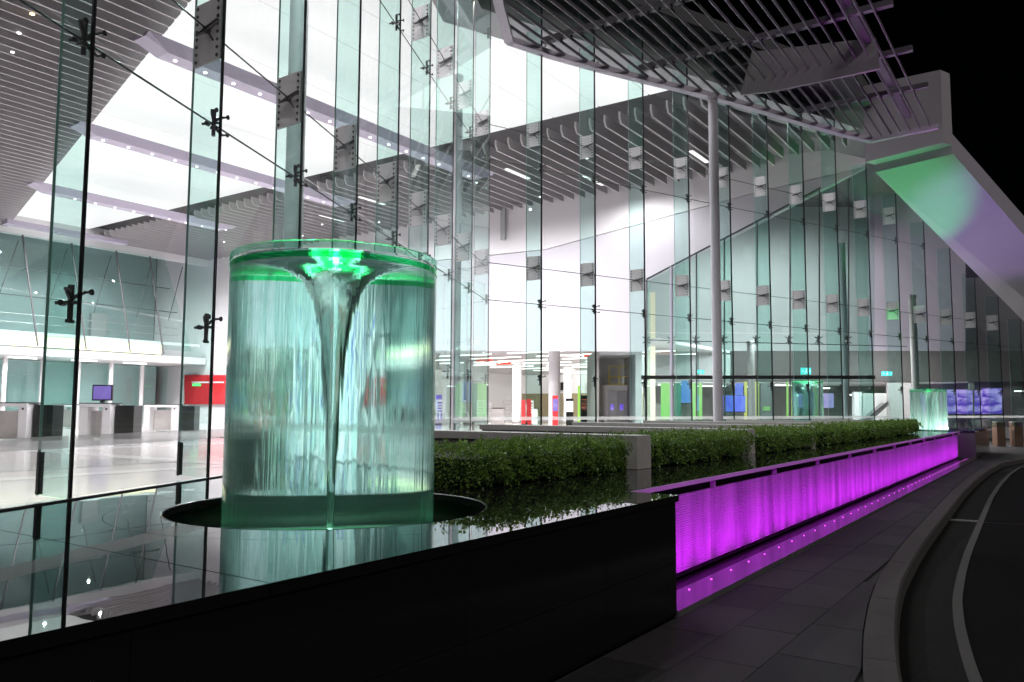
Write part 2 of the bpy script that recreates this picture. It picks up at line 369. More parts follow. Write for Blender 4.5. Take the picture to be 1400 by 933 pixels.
edges = [.08, 2.11]+[2.11+2.1*k for k in range(1, 11)]; edges = [e for e in edges if e < UE-.5]+[UE]
for a, b in zip(edges[:-1], edges[1:]):
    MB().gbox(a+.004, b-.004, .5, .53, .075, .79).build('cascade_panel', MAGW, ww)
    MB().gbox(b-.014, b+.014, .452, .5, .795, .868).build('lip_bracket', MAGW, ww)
MB().gbox(.12, UE, .438, .4485, .878, ZP-.004).build('lip_edge', mat('lip_metal', (.4, .35, .4), .4), ww)
MB().gbox(.08, UE, .56, .6, .0, .868).build('wall_back', BLACK, ww)
LEDGE = mat('wet_ledge', (.12, .11, .12), .16, var=.2, spec=.7)
u = .08
while u < UE-.2:
    e = min(u+2.1, UE); MB().gbox(u+.003, e-.003, .0, .30, -.02, .03).build('ledge_slab', LEDGE, ww); u = e
MB().gbox(.08, UE, .305, .5, -.02, .012).build('channel', GRANITE_D, ww)
nled = 46
for k in range(nled):
    u = .3+.528*k
    led = MB().lathe(W(u, .22, .031), [(.008, 0), (.008, .006)], 10).build('floor_lamp', LEDM, ww)
    L = bpy.data.lights.new('magenta_spot', 'SPOT'); L.energy = 32; L.color = (.66, .012, .92); L.spot_size = R(122); L.spot_blend = 1.; L.shadow_soft_size = .01
    lo = bpy.data.objects.new('magenta_spot', L); COL.objects.link(lo); lo.parent = ww; lo.location = W(u, .13, .06)-origin(ww)
    d = (NA*1.05+ZA*1).normalized(); lo.rotation_euler = (-d).to_track_quat('Z', 'Y').to_euler()
# ---------------------------------------------------------------- far end block with the second basin
pe = thing('granite_end_block', W(27, 1, 0), 'granite block at the far end of the magenta wall, under the distant vortex', 'plinth')
EG = mat('end_granite', (.11, .10, .11), .25)
MB().gbox(UE+.004, UE+.1, 0, 4.5, 0, .872).build('end_panel', EG, pe); MB().gbox(UE+.104, 30.2, 0, .1, 0, .872).build('front_panel', GRANITE_V, pe)
slab_cut([(UE-.01, -.002), (30.22, -.002), (30.22, 4.5), (UE-.01, 4.5)], [(U2, N2, 1.0)], 'top_slab', GRANITE, pe)
MB().lathe(W(U2, N2, 0), [(1.3, .5), (1.3, .55)], 48).build('basin_floor', GRANITE_D, pe)
# ================================================================== VORTEX FOUNTAINS
WATER, t_, n_, l_ = nt('vortex_water'); n_.remove(n_['Principled BSDF']); out = n_['Material Output']
gl = n_.new('ShaderNodeBsdfGlass'); gl.inputs['IOR'].default_value = 1.33; gl.inputs['Roughness'].default_value = .08; gl.inputs['Color'].default_value = (.96, 1, .985, 1)
tc = n_.new('ShaderNodeTexCoord'); mp = n_.new('ShaderNodeMapping'); mp.inputs['Scale'].default_value = (9, 9, .22); l_.new(tc.outputs['Object'], mp.inputs[0])
no = n_.new('ShaderNodeTexNoise'); no.inputs['Scale'].default_value = 1.; no.inputs['Detail'].default_value = 3.2; no.inputs['Roughness'].default_value = .62; l_.new(mp.outputs[0], no.inputs[0])
# the swirl is roughest on the side towards the hall, calm on the street side and in the core
sx = n_.new('ShaderNodeVectorMath'); sx.operation = 'DOT_PRODUCT'; l_.new(tc.outputs['Object'], sx.inputs[0]); sx.inputs[1].default_value = (0, 1, 0)
mr = n_.new('ShaderNodeMapRange'); mr.inputs['From Min'].default_value = -.15; mr.inputs['From Max'].default_value = .45; mr.inputs['To Min'].default_value = .22; mr.inputs['To Max'].default_value = 1.; l_.new(sx.outputs['Value'], mr.inputs['Value'])
bp = n_.new('ShaderNodeBump'); bp.inputs['Distance'].default_value = .03; l_.new(mr.outputs[0], bp.inputs['Strength']); l_.new(no.outputs['Fac'], bp.inputs['Height']); l_.new(bp.outputs[0], gl.inputs['Normal'])
tl = n_.new('ShaderNodeBsdfTranslucent'); tl.inputs[0].default_value = (.75, .95, .92, 1); mx = n_.new('ShaderNodeMixShader'); mx.inputs[0].default_value = .055
l_.new(gl.outputs[0], mx.inputs[1]); l_.new(tl.outputs[0], mx.inputs[2]); l_.new(mx.outputs[0], out.inputs['Surface'])
va = n_.new('ShaderNodeVolumeAbsorption'); va.inputs['Color'].default_value = (.2, .88, .78, 1); va.inputs['Density'].default_value = .5; l_.new(va.outputs[0], out.inputs['Volume'])
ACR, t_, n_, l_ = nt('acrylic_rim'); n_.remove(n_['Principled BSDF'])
gl = n_.new('ShaderNodeBsdfGlass'); gl.inputs['IOR'].default_value = 1.3; gl.inputs['Roughness'].default_value = .02; gl.inputs['Color'].default_value = (.75, 1, .9, 1); l_.new(gl.outputs[0], n_['Material Output'].inputs[0])  # green tint imitates the rim edge catching lamp light
def make_vortex(base, sc, label, zs=1., water=None):
    # base: centre at the foot of the tank, zb height of the foot
    t = thing('vortex_fountain', base, label, 'fountain', 'vortex fountains')
    q = lambda pr: [(r*sc, z*sc*zs) for r, z in pr]
    H = 2.03                                    # tank height, foot to water line
    prof = q([(.708, 0), (.708, .3), (.708, 1.), (.708, 1.6), (.708, 1.97), (.69, 1.985), (.6, 1.982), (.5, 1.976), (.4, 1.966), (.31, 1.948), (.25, 1.92), (.205, 1.882), (.17, 1.835), (.142, 1.775), (.118, 1.70), (.10, 1.61), (.084, 1.49), (.067, 1.33), (.053, 1.12), (.042, .85), (.032, .5), (.024, .12), (.02, .06)])
    wtr = MB().lathe(base, prof, 96).build('water', water or WATER, t, True)
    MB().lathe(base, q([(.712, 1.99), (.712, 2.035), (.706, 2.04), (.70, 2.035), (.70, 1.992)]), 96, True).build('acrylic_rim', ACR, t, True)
    lp = MB().lathe(base+Vector((0, 0, -.05)), q([(.30, 0), (.30, .03), (.28, .036)]), 32).build('vortex_lamp', GREENL, t, True)
    MB().lathe(base+Vector((0, 0, -.05)), q([(.32, 0), (.64, 0), (.64, .02), (.32, .02)]), 48, True).build('glow_ring', GREEND, t, True)  # glowing ring added to tint the water green from below
    MB().lathe(base, q([(.7095, 1.925), (.7135, 1.925), (.7135, 1.965), (.7095, 1.965)]), 96, True).build('tank_collar', WATERLINE_TINT, t, True)  # green tint stands in for light caught along the water line
    for ang in (2.4, 4.3):
        MB().lathe(base+Vector((.55*sc*math.cos(ang), .55*sc*math.sin(ang), -.05)), q([(.05, 0), (.05, .03)]), 16).build('side_lamp', GREENL, t, True)
    MB().lathe(base+Vector((0, 0, -.06)), q([(.72, 0), (.72, .008)]), 48).build('tank_foot', BLACK, t, True)
    return t
vz = .74
AERO, t_, n_, l_ = nt('aerated_water'); n_.remove(n_['Principled BSDF']); out = n_['Material Output']
gl = n_.new('ShaderNodeBsdfGlass'); gl.inputs['IOR'].default_value = 1.33; gl.inputs['Roughness'].default_value = .1; gl.inputs['Color'].default_value = (.85, 1, .95, 1)
tl = n_.new('ShaderNodeBsdfTranslucent'); tc = n_.new('ShaderNodeTexCoord'); mp = n_.new('ShaderNodeMapping'); mp.inputs['Scale'].default_value = (7, 7, .2); l_.new(tc.outputs['Object'], mp.inputs[0])
no = n_.new('ShaderNodeTexNoise'); no.inputs['Scale'].default_value = 1.; no.inputs['Detail'].default_value = 3; l_.new(mp.outputs[0], no.inputs[0])
cr = n_.new('ShaderNodeValToRGB'); cr.color_ramp.elements[0].position = .35; cr.color_ramp.elements[0].color = (.25, .5, .45, 1); cr.color_ramp.elements[1].position = .65; cr.color_ramp.elements[1].color = (.85, .95, .92, 1); l_.new(no.outputs['Fac'], cr.inputs[0]); l_.new(cr.outputs[0], tl.inputs[0])
mx = n_.new('ShaderNodeMixShader'); mx.inputs[0].default_value = .32; l_.new(gl.outputs[0], mx.inputs[1]); l_.new(tl.outputs[0], mx.inputs[2]); l_.new(mx.outputs[0], out.inputs[0])
v1 = make_vortex(W(C1U, C1N, vz), 1.0, 'large clear cylinder of swirling water with a green glowing funnel, nearest fountain', .931)
v2 = make_vortex(W(U2, N2, .635), SC2, 'small distant cylinder of swirling water with green light on the far plinth', 1., AERO)
for z_ in (.78,):
    L = bpy.data.lights.new('tank_lamp', 'POINT'); L.energy = 75; L.color = (.85, 1, .94); L.shadow_soft_size = .04; o = bpy.data.objects.new('tank_lamp', L); COL.objects.link(o); o.location = W(U2, N2-.3, z_)-origin(v2); o.parent = v2
for nm, p, e, size in (('green_spot', W(U2, N2, 2.5), 1400, 54), ('green_spot', W(C1U, C1N, 2.72), 26, 80)):
    L = bpy.data.lights.new(nm, 'SPOT'); L.energy = e; L.color = (.015, 1, .2); L.spot_size = R(size); L.spot_blend = .5; L.shadow_soft_size = .08
    o = bpy.data.objects.new(nm, L); COL.objects.link(o); o.location = p; o.rotation_euler = (-(Vector((14.9, 31.3, 9.5))-p)).to_track_quat('Z', 'Y').to_euler() if e > 100 else (R(180), 0, 0)
    pr = v2 if e > 100 else v1; o.parent = pr; o.location = p-origin(pr)
# ================================================================== GLASS FACADE
gA = thing('glass_wall', LF+ZA*ZP, 'tall frameless glass wall running back behind the nearest fountain on the left', 'glass wall', 'point-fixed glass walls of the hall')
gB = thing('glass_wall', RF+ZA*ZP, 'long frameless glass wall behind the hedges, under the louvred canopy', 'glass wall', 'point-fixed glass walls of the hall')
def pane(base, d, s0, s1, z0, z1a, z1b, parent):
    nrm = Vector((-d.y, d.x, 0)); g_ = .004
    return MB().prism([base+d*(s0+g_)+ZA*(z0+g_), base+d*(s1-g_)+ZA*(z0+g_), base+d*(s1-g_)+ZA*(z1b-g_), base+d*(s0+g_)+ZA*(z1a-g_)], nrm*.016).build('pane', GLASS, parent)
def spider_mesh(name, lower=False):
    m = MB()   # local frame: x along the glass, y into the hall, z up
    m.tube([(0, .12, -.02 if not lower else -.22), (0, .12, .19)], [.028, .034], 8)
    m.tube([(0, .05, 0), (0, .30, 0)], .02, 8); m.tube([(-.03, .22, .0), (.03, .22, 0)], .035, 8)
    tips = [(-.15, .13), (.15, .13)]+([] if lower else [(-.15, -.13), (.15, -.13)])
    for x, z in tips:
        m.tube([(0, .12, z*.25), (x*.55, .10, z*.7), (x, .07, z), (x, .01, z)], [.026, .022, .018, .014], 6)
    if lower: m.tube([(-.05, .12, -.2), (.05, .12, -.2)], .022, 6)
    else: m.tube([(0, .12, -.19), (0, .12, 0)], .028, 8)
    return m.mesh(name, DARKSTEEL, Vector(), True), tips
SPM, TIPS = spider_mesh('spider_fitting'); SPL, TIPL = spider_mesh('spider_fitting', True)
dm = MB(); dm.tube([(0, -.012, 0), (0, .006, 0)], .034, 12); DISC = dm.mesh('bolt_disc', DARKSTEEL, Vector(), True)
def plate_mesh():
    m = MB(); m.box((0, 0, 0), (.012, 0, 0), (0, .215, 0), (0, 0, .33))           # y runs along the fin
    for sy in (-.175, .175):
        for k in range(8):
            if k in (): continue
            m.tube([(-.022, sy, -.285+k*.0815), (.022, sy, -.285+k*.0815)], .018, 8)
    me = m.mesh('splice_plate', PLATE); me.materials.append(DARKSTEEL)
    for p_ in me.polygons:
        if abs(p_.center.x) > .0135 or (p_.area < .002): p_.material_index = 1
    return me
PLM = plate_mesh()
def clamp_mesh():
    m = MB(); m.tube([(-.05, -.20, .05), (-.05, 0, 0), (-.05, .16, -.02)], [.02, .03, .012], 8); m.tube([(-.05, -.13, -.14), (-.05, .02, .04)], .012, 6); m.tube([(-.07, 0, 0), (.02, 0, 0)], .035, 8)
    return m.mesh('cable_clamp', DARKSTEEL, Vector(), True)
CLM = clamp_mesh()
FW = .46
ang_n = math.atan2(NA.y, NA.x)-math.pi/2
def fin(p, ztop, parent, d, near):
    """a glass fin standing square to the site grid behind a joint of the facade"""
    q = p+NA*.045
    f = MB().box(q+NA*FW/2+ZA*(ZP+ztop)/2, UA*.011, NA*FW/2, ZA*(ztop-ZP)/2).build('fin', FIN, parent)
    MB().box(p+NA*.018+ZA*(ZP+ztop)/2, d*.016, NA*.013, ZA*(ztop-ZP)/2).build('joint_seal', SEAL, f)
    MB().box(q+NA*(FW+.003)+ZA*(ZP+ztop)/2, UA*.011, NA*.0035, ZA*(ztop-ZP)/2).build('fin_edge', EDGE, f)
    MB().box(q+NA*(FW-.02)+ZA*(ZP+.17), UA*.02, NA*.018, ZA*.16).build('base_shoe', DARKSTEEL, f)
    for z in (Z3, Z5):
        if z+.4 < ztop:
            inst('splice_plate', PLM, q+NA*FW/2+ZA*z, (0, 0, ang_n), f); inst('cable_clamp', CLM, q+NA*FW*.45+ZA*z, (0, 0, ang_n), f)
    a = math.atan2(d.y, d.x)
    for z, me, tp in ((Z1, SPL, TIPL), (Z2, SPM, TIPS), (Z4, SPM, TIPS), (11.55, SPM, TIPS)):
        if z+.2 > ztop: continue
        sp = inst('spider_fitting', me, p+ZA*z, (0, 0, a), parent); sp.scale = (.7, .7, .7)
        if near:
            for x, zz in tp:
                o = bpy.data.objects.new('bolt_disc', DISC); COL.objects.link(o); o.parent = sp; o.location = (x, -.004, zz)
    return f
EDGE = mat('fin_edge_glass', (.30, .45, .42), .3)
ROWS = [ZP+.012, Z1, Z2, Z4, 11.55, ZT]
for k in range(-2, 9):
    p = LF+LD*LS*k
    if k == 8: p = CORNER
    if k > -2: fin(p, ZT, gA, LD, k < 6)
    if k < 8:
        e = LS*(k+1) if k < 7 else 8.0655*LS
        for z0, z1 in zip(ROWS[:-1], ROWS[1:]): pane(LF, LD, LS*k, e, z0, z1, z1, gA)
        a_, b_ = LF+LD*(LS*k+.03), LF+LD*(e-.03); nrm = Vector((-LD.y, LD.x, 0))
        MB().box((a_+b_)/2+nrm*.022+ZA*1.345, (b_-a_)/2, nrm*.0015, ZA*.045).build('frosted_band', FROST, gA)
sA = (Vector((13.28, 29.39, 0))-RF).dot(RD)
def top_R(s): return ZT if s < sA-.01 else 10.91-.4617*(s-sA)
for k in range(-1, 18):
    s0 = RS*k if k >= 0 else -.89*RS; s1 = RS*(k+1)
    if k >= 0: fin(RF+RD*s0, top_R(s0)-.02, gB, RD, k < 2)
    subs = [(s0, s1)] if not (s0 < sA-.02 < s1) else [(s0, sA), (sA, s1)]
    for a, b in subs:
        for z0, z1 in zip(ROWS[:-1], ROWS[1:]):
            ta, tb = (top_R(a), top_R(b)) if a >= sA-.02 or b < sA-.02 else (ZT, ZT)
            if a >= sA-.02: ta, tb = 10.91-.4617*(a-sA), 10.91-.4617*(b-sA)
            if min(ta, tb) <= z0+.05: continue
            pane(RF, RD, a, b, z0, min(z1, ta), min(z1, tb), gB)
    a_, b_ = RF+RD*(s0+.03), RF+RD*(s1-.03); nrm = Vector((-RD.y, RD.x, 0))
    MB().box((a_+b_)/2+nrm*.022+ZA*1.345, (b_-a_)/2, nrm*.0015, ZA*.045).build('frosted_band', FROST, gB)
# cables run through the fittings
for z, off in ((Z2, .12), (Z3, .25), (Z4, .12), (Z5, .25)):
    pts = [LF+LD*LS*k+NA*off+ZA*z for k in range(-2, 9)]
    MB().tube(pts, .0095, 6).build('cable', CABLE, gA, True)
    kmax = 17 if z < 6 else (11 if z < 8.5 else 9)
    pts = [CORNER+NA*off+ZA*z]+[RF+RD*RS*k+NA*off+ZA*z for k in range(0, kmax+1) if top_R(RS*k) > z+.15]
    MB().tube(pts, .0095, 6).build('cable', CABLE, gB, True)
nl = Vector((-LD.y, LD.x, 0)); nr = Vector((-RD.y, RD.x, 0))
MB().bar(LF-LD*4+ZA*(ZP+.006), CORNER+ZA*(ZP+.006), .05, .012).build('sill_channel', DARKSTEEL, gA)
MB().bar(CORNER+ZA*(ZP+.006), RF+RD*RS*18+ZA*(ZP+.006), .05, .012).build('sill_channel', DARKSTEEL, gB)
# ================================================================== ROOF, WING, CANOPY
rf = thing('terminal_roof', W(14, 25, ZT), 'flat dark roof slab over the bright terminal hall', 'roof')
fc = lambda u, d=0: (u, facade_N(u)+d)
MB().prism([W(-24, -6.2, ZT+.01), W(*fc(10.56), ZT+.01), W(*fc(25.8), ZT+.01), W(45, 3.3, ZT+.01), W(45, 60, ZT+.01), W(-24, 60, ZT+.01)], (0, 0, .45)).build('roof_slab', DGREY, rf)
fas = MB(); fp = [(-6, facade_N(-6)+1.0), (10.3, facade_N(10.3)+1.2), (25.6, facade_N(25.6)+1.0)]
for (a, b), (c, d) in zip(fp[:-1], fp[1:]): fas.prism([W(a, b, 12.2), W(c, d, 12.2), W(c, d+.12, 12.2), W(a, b+.12, 12.2)], (0, 0, ZT-12.21))
fas.build('inner_bulkhead', GREYW, rf)
sf = MB()
for a, b in zip(fp[:-1], fp[1:]):
    sf.prism([W(a[0], a[1]-.95, 12.16), W(b[0], b[1]-.95, 12.16), W(b[0], b[1]+.35, 12.16), W(a[0], a[1]+.35, 12.16)], (0, 0, .035))
sf.build('edge_soffit', GREYW, rf)
wg = thing('roof_wing', Vector((14.3, 28.6, 11)), 'white sloping roof wing with green and purple light on its underside', 'roof')
A = Vector((13.28, 29.39, 0)); B = W(25.8, .68, 0); LW = 26.
WINGP = mat('wing_paint', (.40, .38, .41), .6, var=.05, scale=1.5)
wgm = MB(); def_sl = .475
prof = [(0, 11.0), (0, 13.86), (.62, 13.93), (.66, 11.62), (LW, 11.62-def_sl*(LW-.66)-.0), (LW, 10.95-def_sl*LW)]
# near block, then the sloping slab, each butted to the next
zb = lambda s: 11.03-.472*s
wgm.prism([A+ZA*10.91, B+ZA*11.17, B+ZA*13.86, A+ZA*13.86], RD*.62)
wgm.build('wing_head', WINGP, wg)
wgs = MB(); a0 = A+RD*.625; b0 = B+RD*.625
lo = [a0+ZA*(10.91-.4617*.625), b0+ZA*(11.17-.487*.625)]
s_ = LW; a1, b1 = A+RD*s_, B+RD*s_
wgs.add([lo[0], lo[1], b0+ZA*11.60, a0+ZA*11.60, a1+ZA*(10.91-.4617*s_), b1+ZA*(11.17-.487*s_), b1+ZA*(11.6-.47*(s_-.6)), a1+ZA*(11.6-.47*(s_-.6))],
        [(0, 1, 2, 3), (4, 7, 6, 5), (0, 4, 5, 1), (1, 5, 6, 2), (2, 6, 7, 3), (3, 7, 4, 0)])
wgs.build('wing_slab', WINGP, wg)
pf = [on_plane(x, y, W(17.4, 0), NA) for x, y in ((1028, 71), (1197, 52), (1203, 94), (1062, 124), (1012, 130))]
ev = tag(MB().prism(pf, UA*.1).build('roof_fascia', mat('fascia_paint', (.27, .255, .27), .6)), 'pale tilted roof fascia above the canopy against the black sky', 'roof'); ev['kind'] = 'thing'
L = bpy.data.lights.new('violet_spot', 'SPOT'); L.energy = 1500; L.color = (.56, .34, 1.0); L.spot_size = R(50); L.spot_blend = .6; L.shadow_soft_size = .05  # added lamp on the end block, throws purple onto the wing soffit
o = bpy.data.objects.new('violet_spot', L); COL.objects.link(o); o.location = W(25.3, .3, .96)-origin(ww); o.parent = ww; o.rotation_euler = (-(Vector((18.6, 30.6, 8.6))-W(25.3, .3, .96))).to_track_quat('Z', 'Y').to_euler()
for uu in (14.6, 17.7, 20.8, 23.4):
    L = bpy.data.lights.new('magenta_up_spot', 'SPOT'); L.energy = 1500; L.color = (.85, .04, 1.0); L.spot_size = R(20); L.spot_blend = .7; L.shadow_soft_size = .02  # added up-lamps, imitate floor lamp spill on the canopy tips
    o = bpy.data.objects.new('magenta_up_spot', L); COL.objects.link(o); o.location = W(uu, .15, .06)-origin(ww); o.parent = ww; o.rotation_euler = (-(NA*.05+ZA)).to_track_quat('Z', 'Y').to_euler()
# canopy ------------------------------------------------------------------
cn = thing('louvre_canopy', W(15, 4, 11.5), 'dark louvred canopy of thin parallel blades over the glass wall', 'canopy')
LIP = [(11.0, 9.32), (12.31, 8.86), (13.98, 8.12), (15.5, 7.36), (17.0, 6.58), (18.5, 5.84), (20.25, 5.08), (21.97, 4.36), (23.6, 3.62), (24.95, 2.92)]
LIPL = [(11.0, 9.32), (9.17, 8.35), (7.2, 7.2), (4., 5.3), (0, 2.95), (-3.8, .7)]
ZC = 11.5
def ring_beam(pts, w0, w1, z0, z1):
    m = MB(); rings = []
    for i, (u, n) in enumerate(pts):
        a = Vector(pts[max(i-1, 0)]); b = Vector(pts[min(i+1, len(pts)-1)]); t = (b-a).normalized(); pn = Vector((-t.y, t.x))
        rings.append([W(u+pn.x*w0, n+pn.y*w0, z0), W(u+pn.x*w1, n+pn.y*w1, z0), W(u+pn.x*w1, n+pn.y*w1, z1), W(u+pn.x*w0, n+pn.y*w0, z1)])
    vs = [q for r_ in rings for q in r_]; fs = []
    for i in range(len(rings)-1):
        for j in range(4): fs.append((4*i+j, 4*i+(j+1) % 4, 4*i+4+(j+1) % 4, 4*i+4+j))
    fs += [(3, 2, 1, 0), tuple(len(vs)-4+j for j in range(4))]
    return m.add(vs, fs)
LIPM = mat('lip_paint', (.52, .47, .55), .45)
ring_beam(LIP, -.12, .12, ZC-.14, ZC+.02).build('lip_beam', LIPM, cn)
ring_beam([(11.0, 9.32), (9.17, 8.35), (7.2, 7.2), (4., 5.3)], -.12, .12, ZC-.14, ZC+.02).build('lip_beam', LIPM, cn)
ring_beam([(24.95, 2.92), (24.72, .72)], -.1, .1, ZC-.14, ZC+.02).build('lip_beam', LIPM, cn)
def lip_u(n): 
    if n < 2.92: return 24.72+.23*(n-.72)/2.2
    return float(np.interp(-n, [-p[1] for p in LIP], [p[0] for p in LIP]))
def lipl_u(n): return max(3.0, float(np.interp(n, [p[1] for p in LIPL[::-1]], [p[0] for p in LIPL[::-1]])))
n_ = .95
while n_ < 9.2:
    a, b = lipl_u(n_)+.1, lip_u(n_)-.1
    if b > a+.2: MB().gbox(a, b, n_-.014, n_+.014, ZC-.045, ZC+.045).build('blade', CANM, cn)
    n_ += .318
cb_ = MB(); cb_.box((0, 0, 0), UA*.03, NA*.03, ZA*.021); CLIPM = cb_.mesh('blade_clip', DARKSTEEL)
for ua in (5.9, 8.9, 11.95, 15.05, 18.1, 21.15):
    nb = (np.interp(ua, [p[0] for p in LIP], [p[1] for p in LIP]) if ua > 11 else np.interp(ua, [p[0] for p in LIPL[::-1]], [p[1] for p in LIPL[::-1]]))-.15
    MB().prism([W(ua-.09, .55, ZC+.09), W(ua+.09, .55, ZC+.09), W(ua+.09, nb, ZC+.09), W(ua-.09, nb, ZC+.09)], (0, 0, .15)).build('arm', CANM, cn)
    k = .95; am = CLIPM
    while k < nb-.3: inst('blade_clip', CLIPM, W(ua, k, ZC+.068), (0, 0, 0), cn); k += .318
MB().gbox(5, 24.4, 1.48, 1.76, ZC+.32, ZC+.66).build('purlin', CANM, cn)
# ================================================================== COLUMNS
def column(p, ztop, r, label, z0=FL, m=COLM):
    t = thing('steel_column', Vector((p.x, p.y, z0)), label, 'column', 'round steel columns')
    q = Vector((p.x, p.y, 0))
    MB().tube([q+ZA*z0, q+ZA*ztop], r, 24).build('shaft', m, t, True)
    MB().tube([q+ZA*(z0+.0), q+ZA*(z0+.05)], r*1.35, 24).build('base_plate', DARKSTEEL, t, True)
    MB().tube([q+ZA*(ztop-.12), q+ZA*(ztop-.003)], r*1.12, 24).build('cap', m, t, True)
TEALCOL = mat('shaded_column', (.70, .76, .77), .45); GREYCOL = mat('grey_column', (.2, .21, .21), .5)  # even pale teal-grey and plain grey column colours
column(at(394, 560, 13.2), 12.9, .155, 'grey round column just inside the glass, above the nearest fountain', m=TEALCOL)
column(at(622, 560, 24.5), 12.1, .15, 'slim grey round column near the corner where the glass walls meet')
column(W(17.55, 6.13), ZC-.145, .145, 'pale lilac round column under the curved canopy edge, in front of the hedge benches', z0=ZP-.4)
column(at(1157, 560, 33.2), 8.6, .15, 'grey round column behind the glass wall left of the far fountain')
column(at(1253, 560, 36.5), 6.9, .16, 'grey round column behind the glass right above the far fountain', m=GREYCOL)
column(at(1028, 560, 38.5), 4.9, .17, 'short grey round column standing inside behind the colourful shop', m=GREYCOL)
# ================================================================== HALL: FLOOR, CEILING, WALLS
fl = MB().add([W(-24, -4, FL), W(10.5, 9.5, FL), W(38, -3, FL), W(70, 0, FL), W(70, 62, FL), W(-24, 62, FL)], [(0, 1, 2, 3, 4, 5)])
fl = MB().prism([W(-24, -5.8, FL-.1), W(10.56, 9.62, FL-.1), W(31, 1.18, FL-.1), W(70, 1.18, FL-.1), W(70, 62, FL-.1), W(-24, 62, FL-.1)], (0, 0, .1)).build('hall_floor', FLOORM); fl['kind'] = 'structure'
fs_ = mat('floor_stripe', (.66, .64, .65), .14)
fd_ = mat('floor_dark_stripe', (.33, .32, .34), .14)
for u0, u1, n0, n1, mm in ((-20, 19, 9.8, 10.3, fs_), (-20, 19, 17.6, 18.1, fs_), (-20, 19, 26.3, 26.8, fs_), (-20, 26, 34, 34.5, fs_), (3.2, 3.7, 10.4, 17.5, fs_), (11, 11.5, 18.2, 26.2, fs_), (-20, 3.1, 11.5, 13.5, fd_), (4, 18, 19.5, 22, fd_), (-20, 2, 6.5, 7.0, fs_)):
    MB().gbox(u0, u1, n0, n1, FL-.05, FL+.004).build('inlay_strip', mm, fl)
ce = thing('hall_ceiling', W(12, 25, 12), 'bright luminous ceiling with louvre blades on both sides and lilac beams', 'ceiling')
edgeU = lambda n: 5.6+.29*(n-15.3)
def fac_u_lo(n): return 19.4 if n >= 9.6 else -99
# luminous panels between louvre edges, in strips
bays = [7.4, 9.2, 11.2, 13.2, 15.2, 18.5, 21.4, 24.3, 27.1, 30.4, 33.6, 36.9, 40.6, 44.3, 47.8]
def lum_lim(n):
    lo = edgeU(n); hi = 19.5
    if n < 10.8:
        # facade corner: keep 1.2 m behind the glass
        lo = max(lo, (n-1.25-9.6)/.4576+10.56 if False else lo)
    return lo, hi
for a, b in zip(bays[:-1], bays[1:]):
    a += .03; b -= .03
    def hi(n): return min(19.5, 10.56+(9.6+1.3-n)/.4139*-1 if n < 7.3 else 19.5)
    def lo(n):
        return edgeU(n)
    if b < 12:
        # front triangle: start where the soffit ends on the right wall side
        ul = lambda n: 10.56-(n-10.9)/.4139 if n < 10.9 else 10.3
        pts = [W(max(ul(a), edgeU(a)), a, 12.75), W(19.5, a, 12.75), W(19.5, b, 12.75), W(max(ul(b), 0), b, 12.75)]
    else: pts = [W(lo(a), a, 12.75), W(19.5, a, 12.75), W(19.5, b, 12.75), W(lo(b), b, 12.75)]
    MB().prism(pts, (0, 0, .05)).build('luminous_panel', LUM, ce)
# left strip of light in front of the corner, between the left glass and the louvres
for a, b in ((9.0, 10.4), (10.4, 11.9)):
    ur = lambda n: (n-1.35-9.6)/.4576+10.56
    MB().prism([W(edgeU(a+.03), a+.03, 12.75), W(ur(a+.03), a+.03, 12.75), W(min(ur(b-.03), 10.2), b-.03, 12.75), W(edgeU(b-.03), b-.03, 12.75)], (0, 0, .05)).build('luminous_panel', LUM, ce)
MB().gbox(19.5, 28.2, 3.0, 50, 13.0, 13.05).build('cavity_lining', CAVITY, ce)
MB().prism([W(-24, 0, 13.0), W(edgeU(0), 0, 13.0), W(edgeU(52), 52, 13.0), W(-24, 52, 13.0)], (0, 0, .05)).build('cavity_lining', CAVITY, ce)
def blade(u0, u1, n, cut):
    # rounded hanging end towards the light
    z0, z1 = 12.0, 12.42
    return MB().prism([W(u0, n-.035, z0), W(u1-(.0 if cut > 0 else -.0), n-.035, z0)] and
                      [W(u0, n-.035, z0+(.0)), W(u1, n-.035, z0), W(u1+.12*cut, n-.035, z1), W(u0-(.12 if cut < 0 else 0), n-.035, z1)], NA*.07)
n_ = 4.2
while n_ < 48:
    hi_ = 27.9 if n_ > 7 else 27.0
    lo_ = 19.55
    if facade_N(lo_)+1.1 > n_: lo_ = 10.56+(9.6+1.1-n_)/.4139
    MB().prism([W(lo_+.13, n_-.035, 12.0), W(hi_, n_-.035, 12.0), W(hi_, n_-.035, 12.42), W(lo_, n_-.035, 12.42), W(lo_, n_-.035, 12.2)], NA*.07).build('louvre_blade', BLADE, ce)
    n_ += .62
n_ = 4.6
while n_ < 51:
    hi_ = edgeU(n_)
    if n_ < 9.6: hi_ = min(hi_, (n_-1.2-9.6)/.4576+10.56)
    lo_ = -20 if n_ > 14 else -20
    MB().prism([W(lo_, n_-.035, 12.0), W(hi_-.13, n_-.035, 12.0), W(hi_, n_-.035, 12.2), W(hi_, n_-.035, 12.42), W(lo_, n_-.035, 12.42)], NA*.07).build('louvre_blade', BLADE, ce)
    n_ += .55
dl = MB(); dl.tube([(0, 0, 0), (0, 0, .02)], .05, 12); DLM = dl.mesh('downlight', LAMP); 
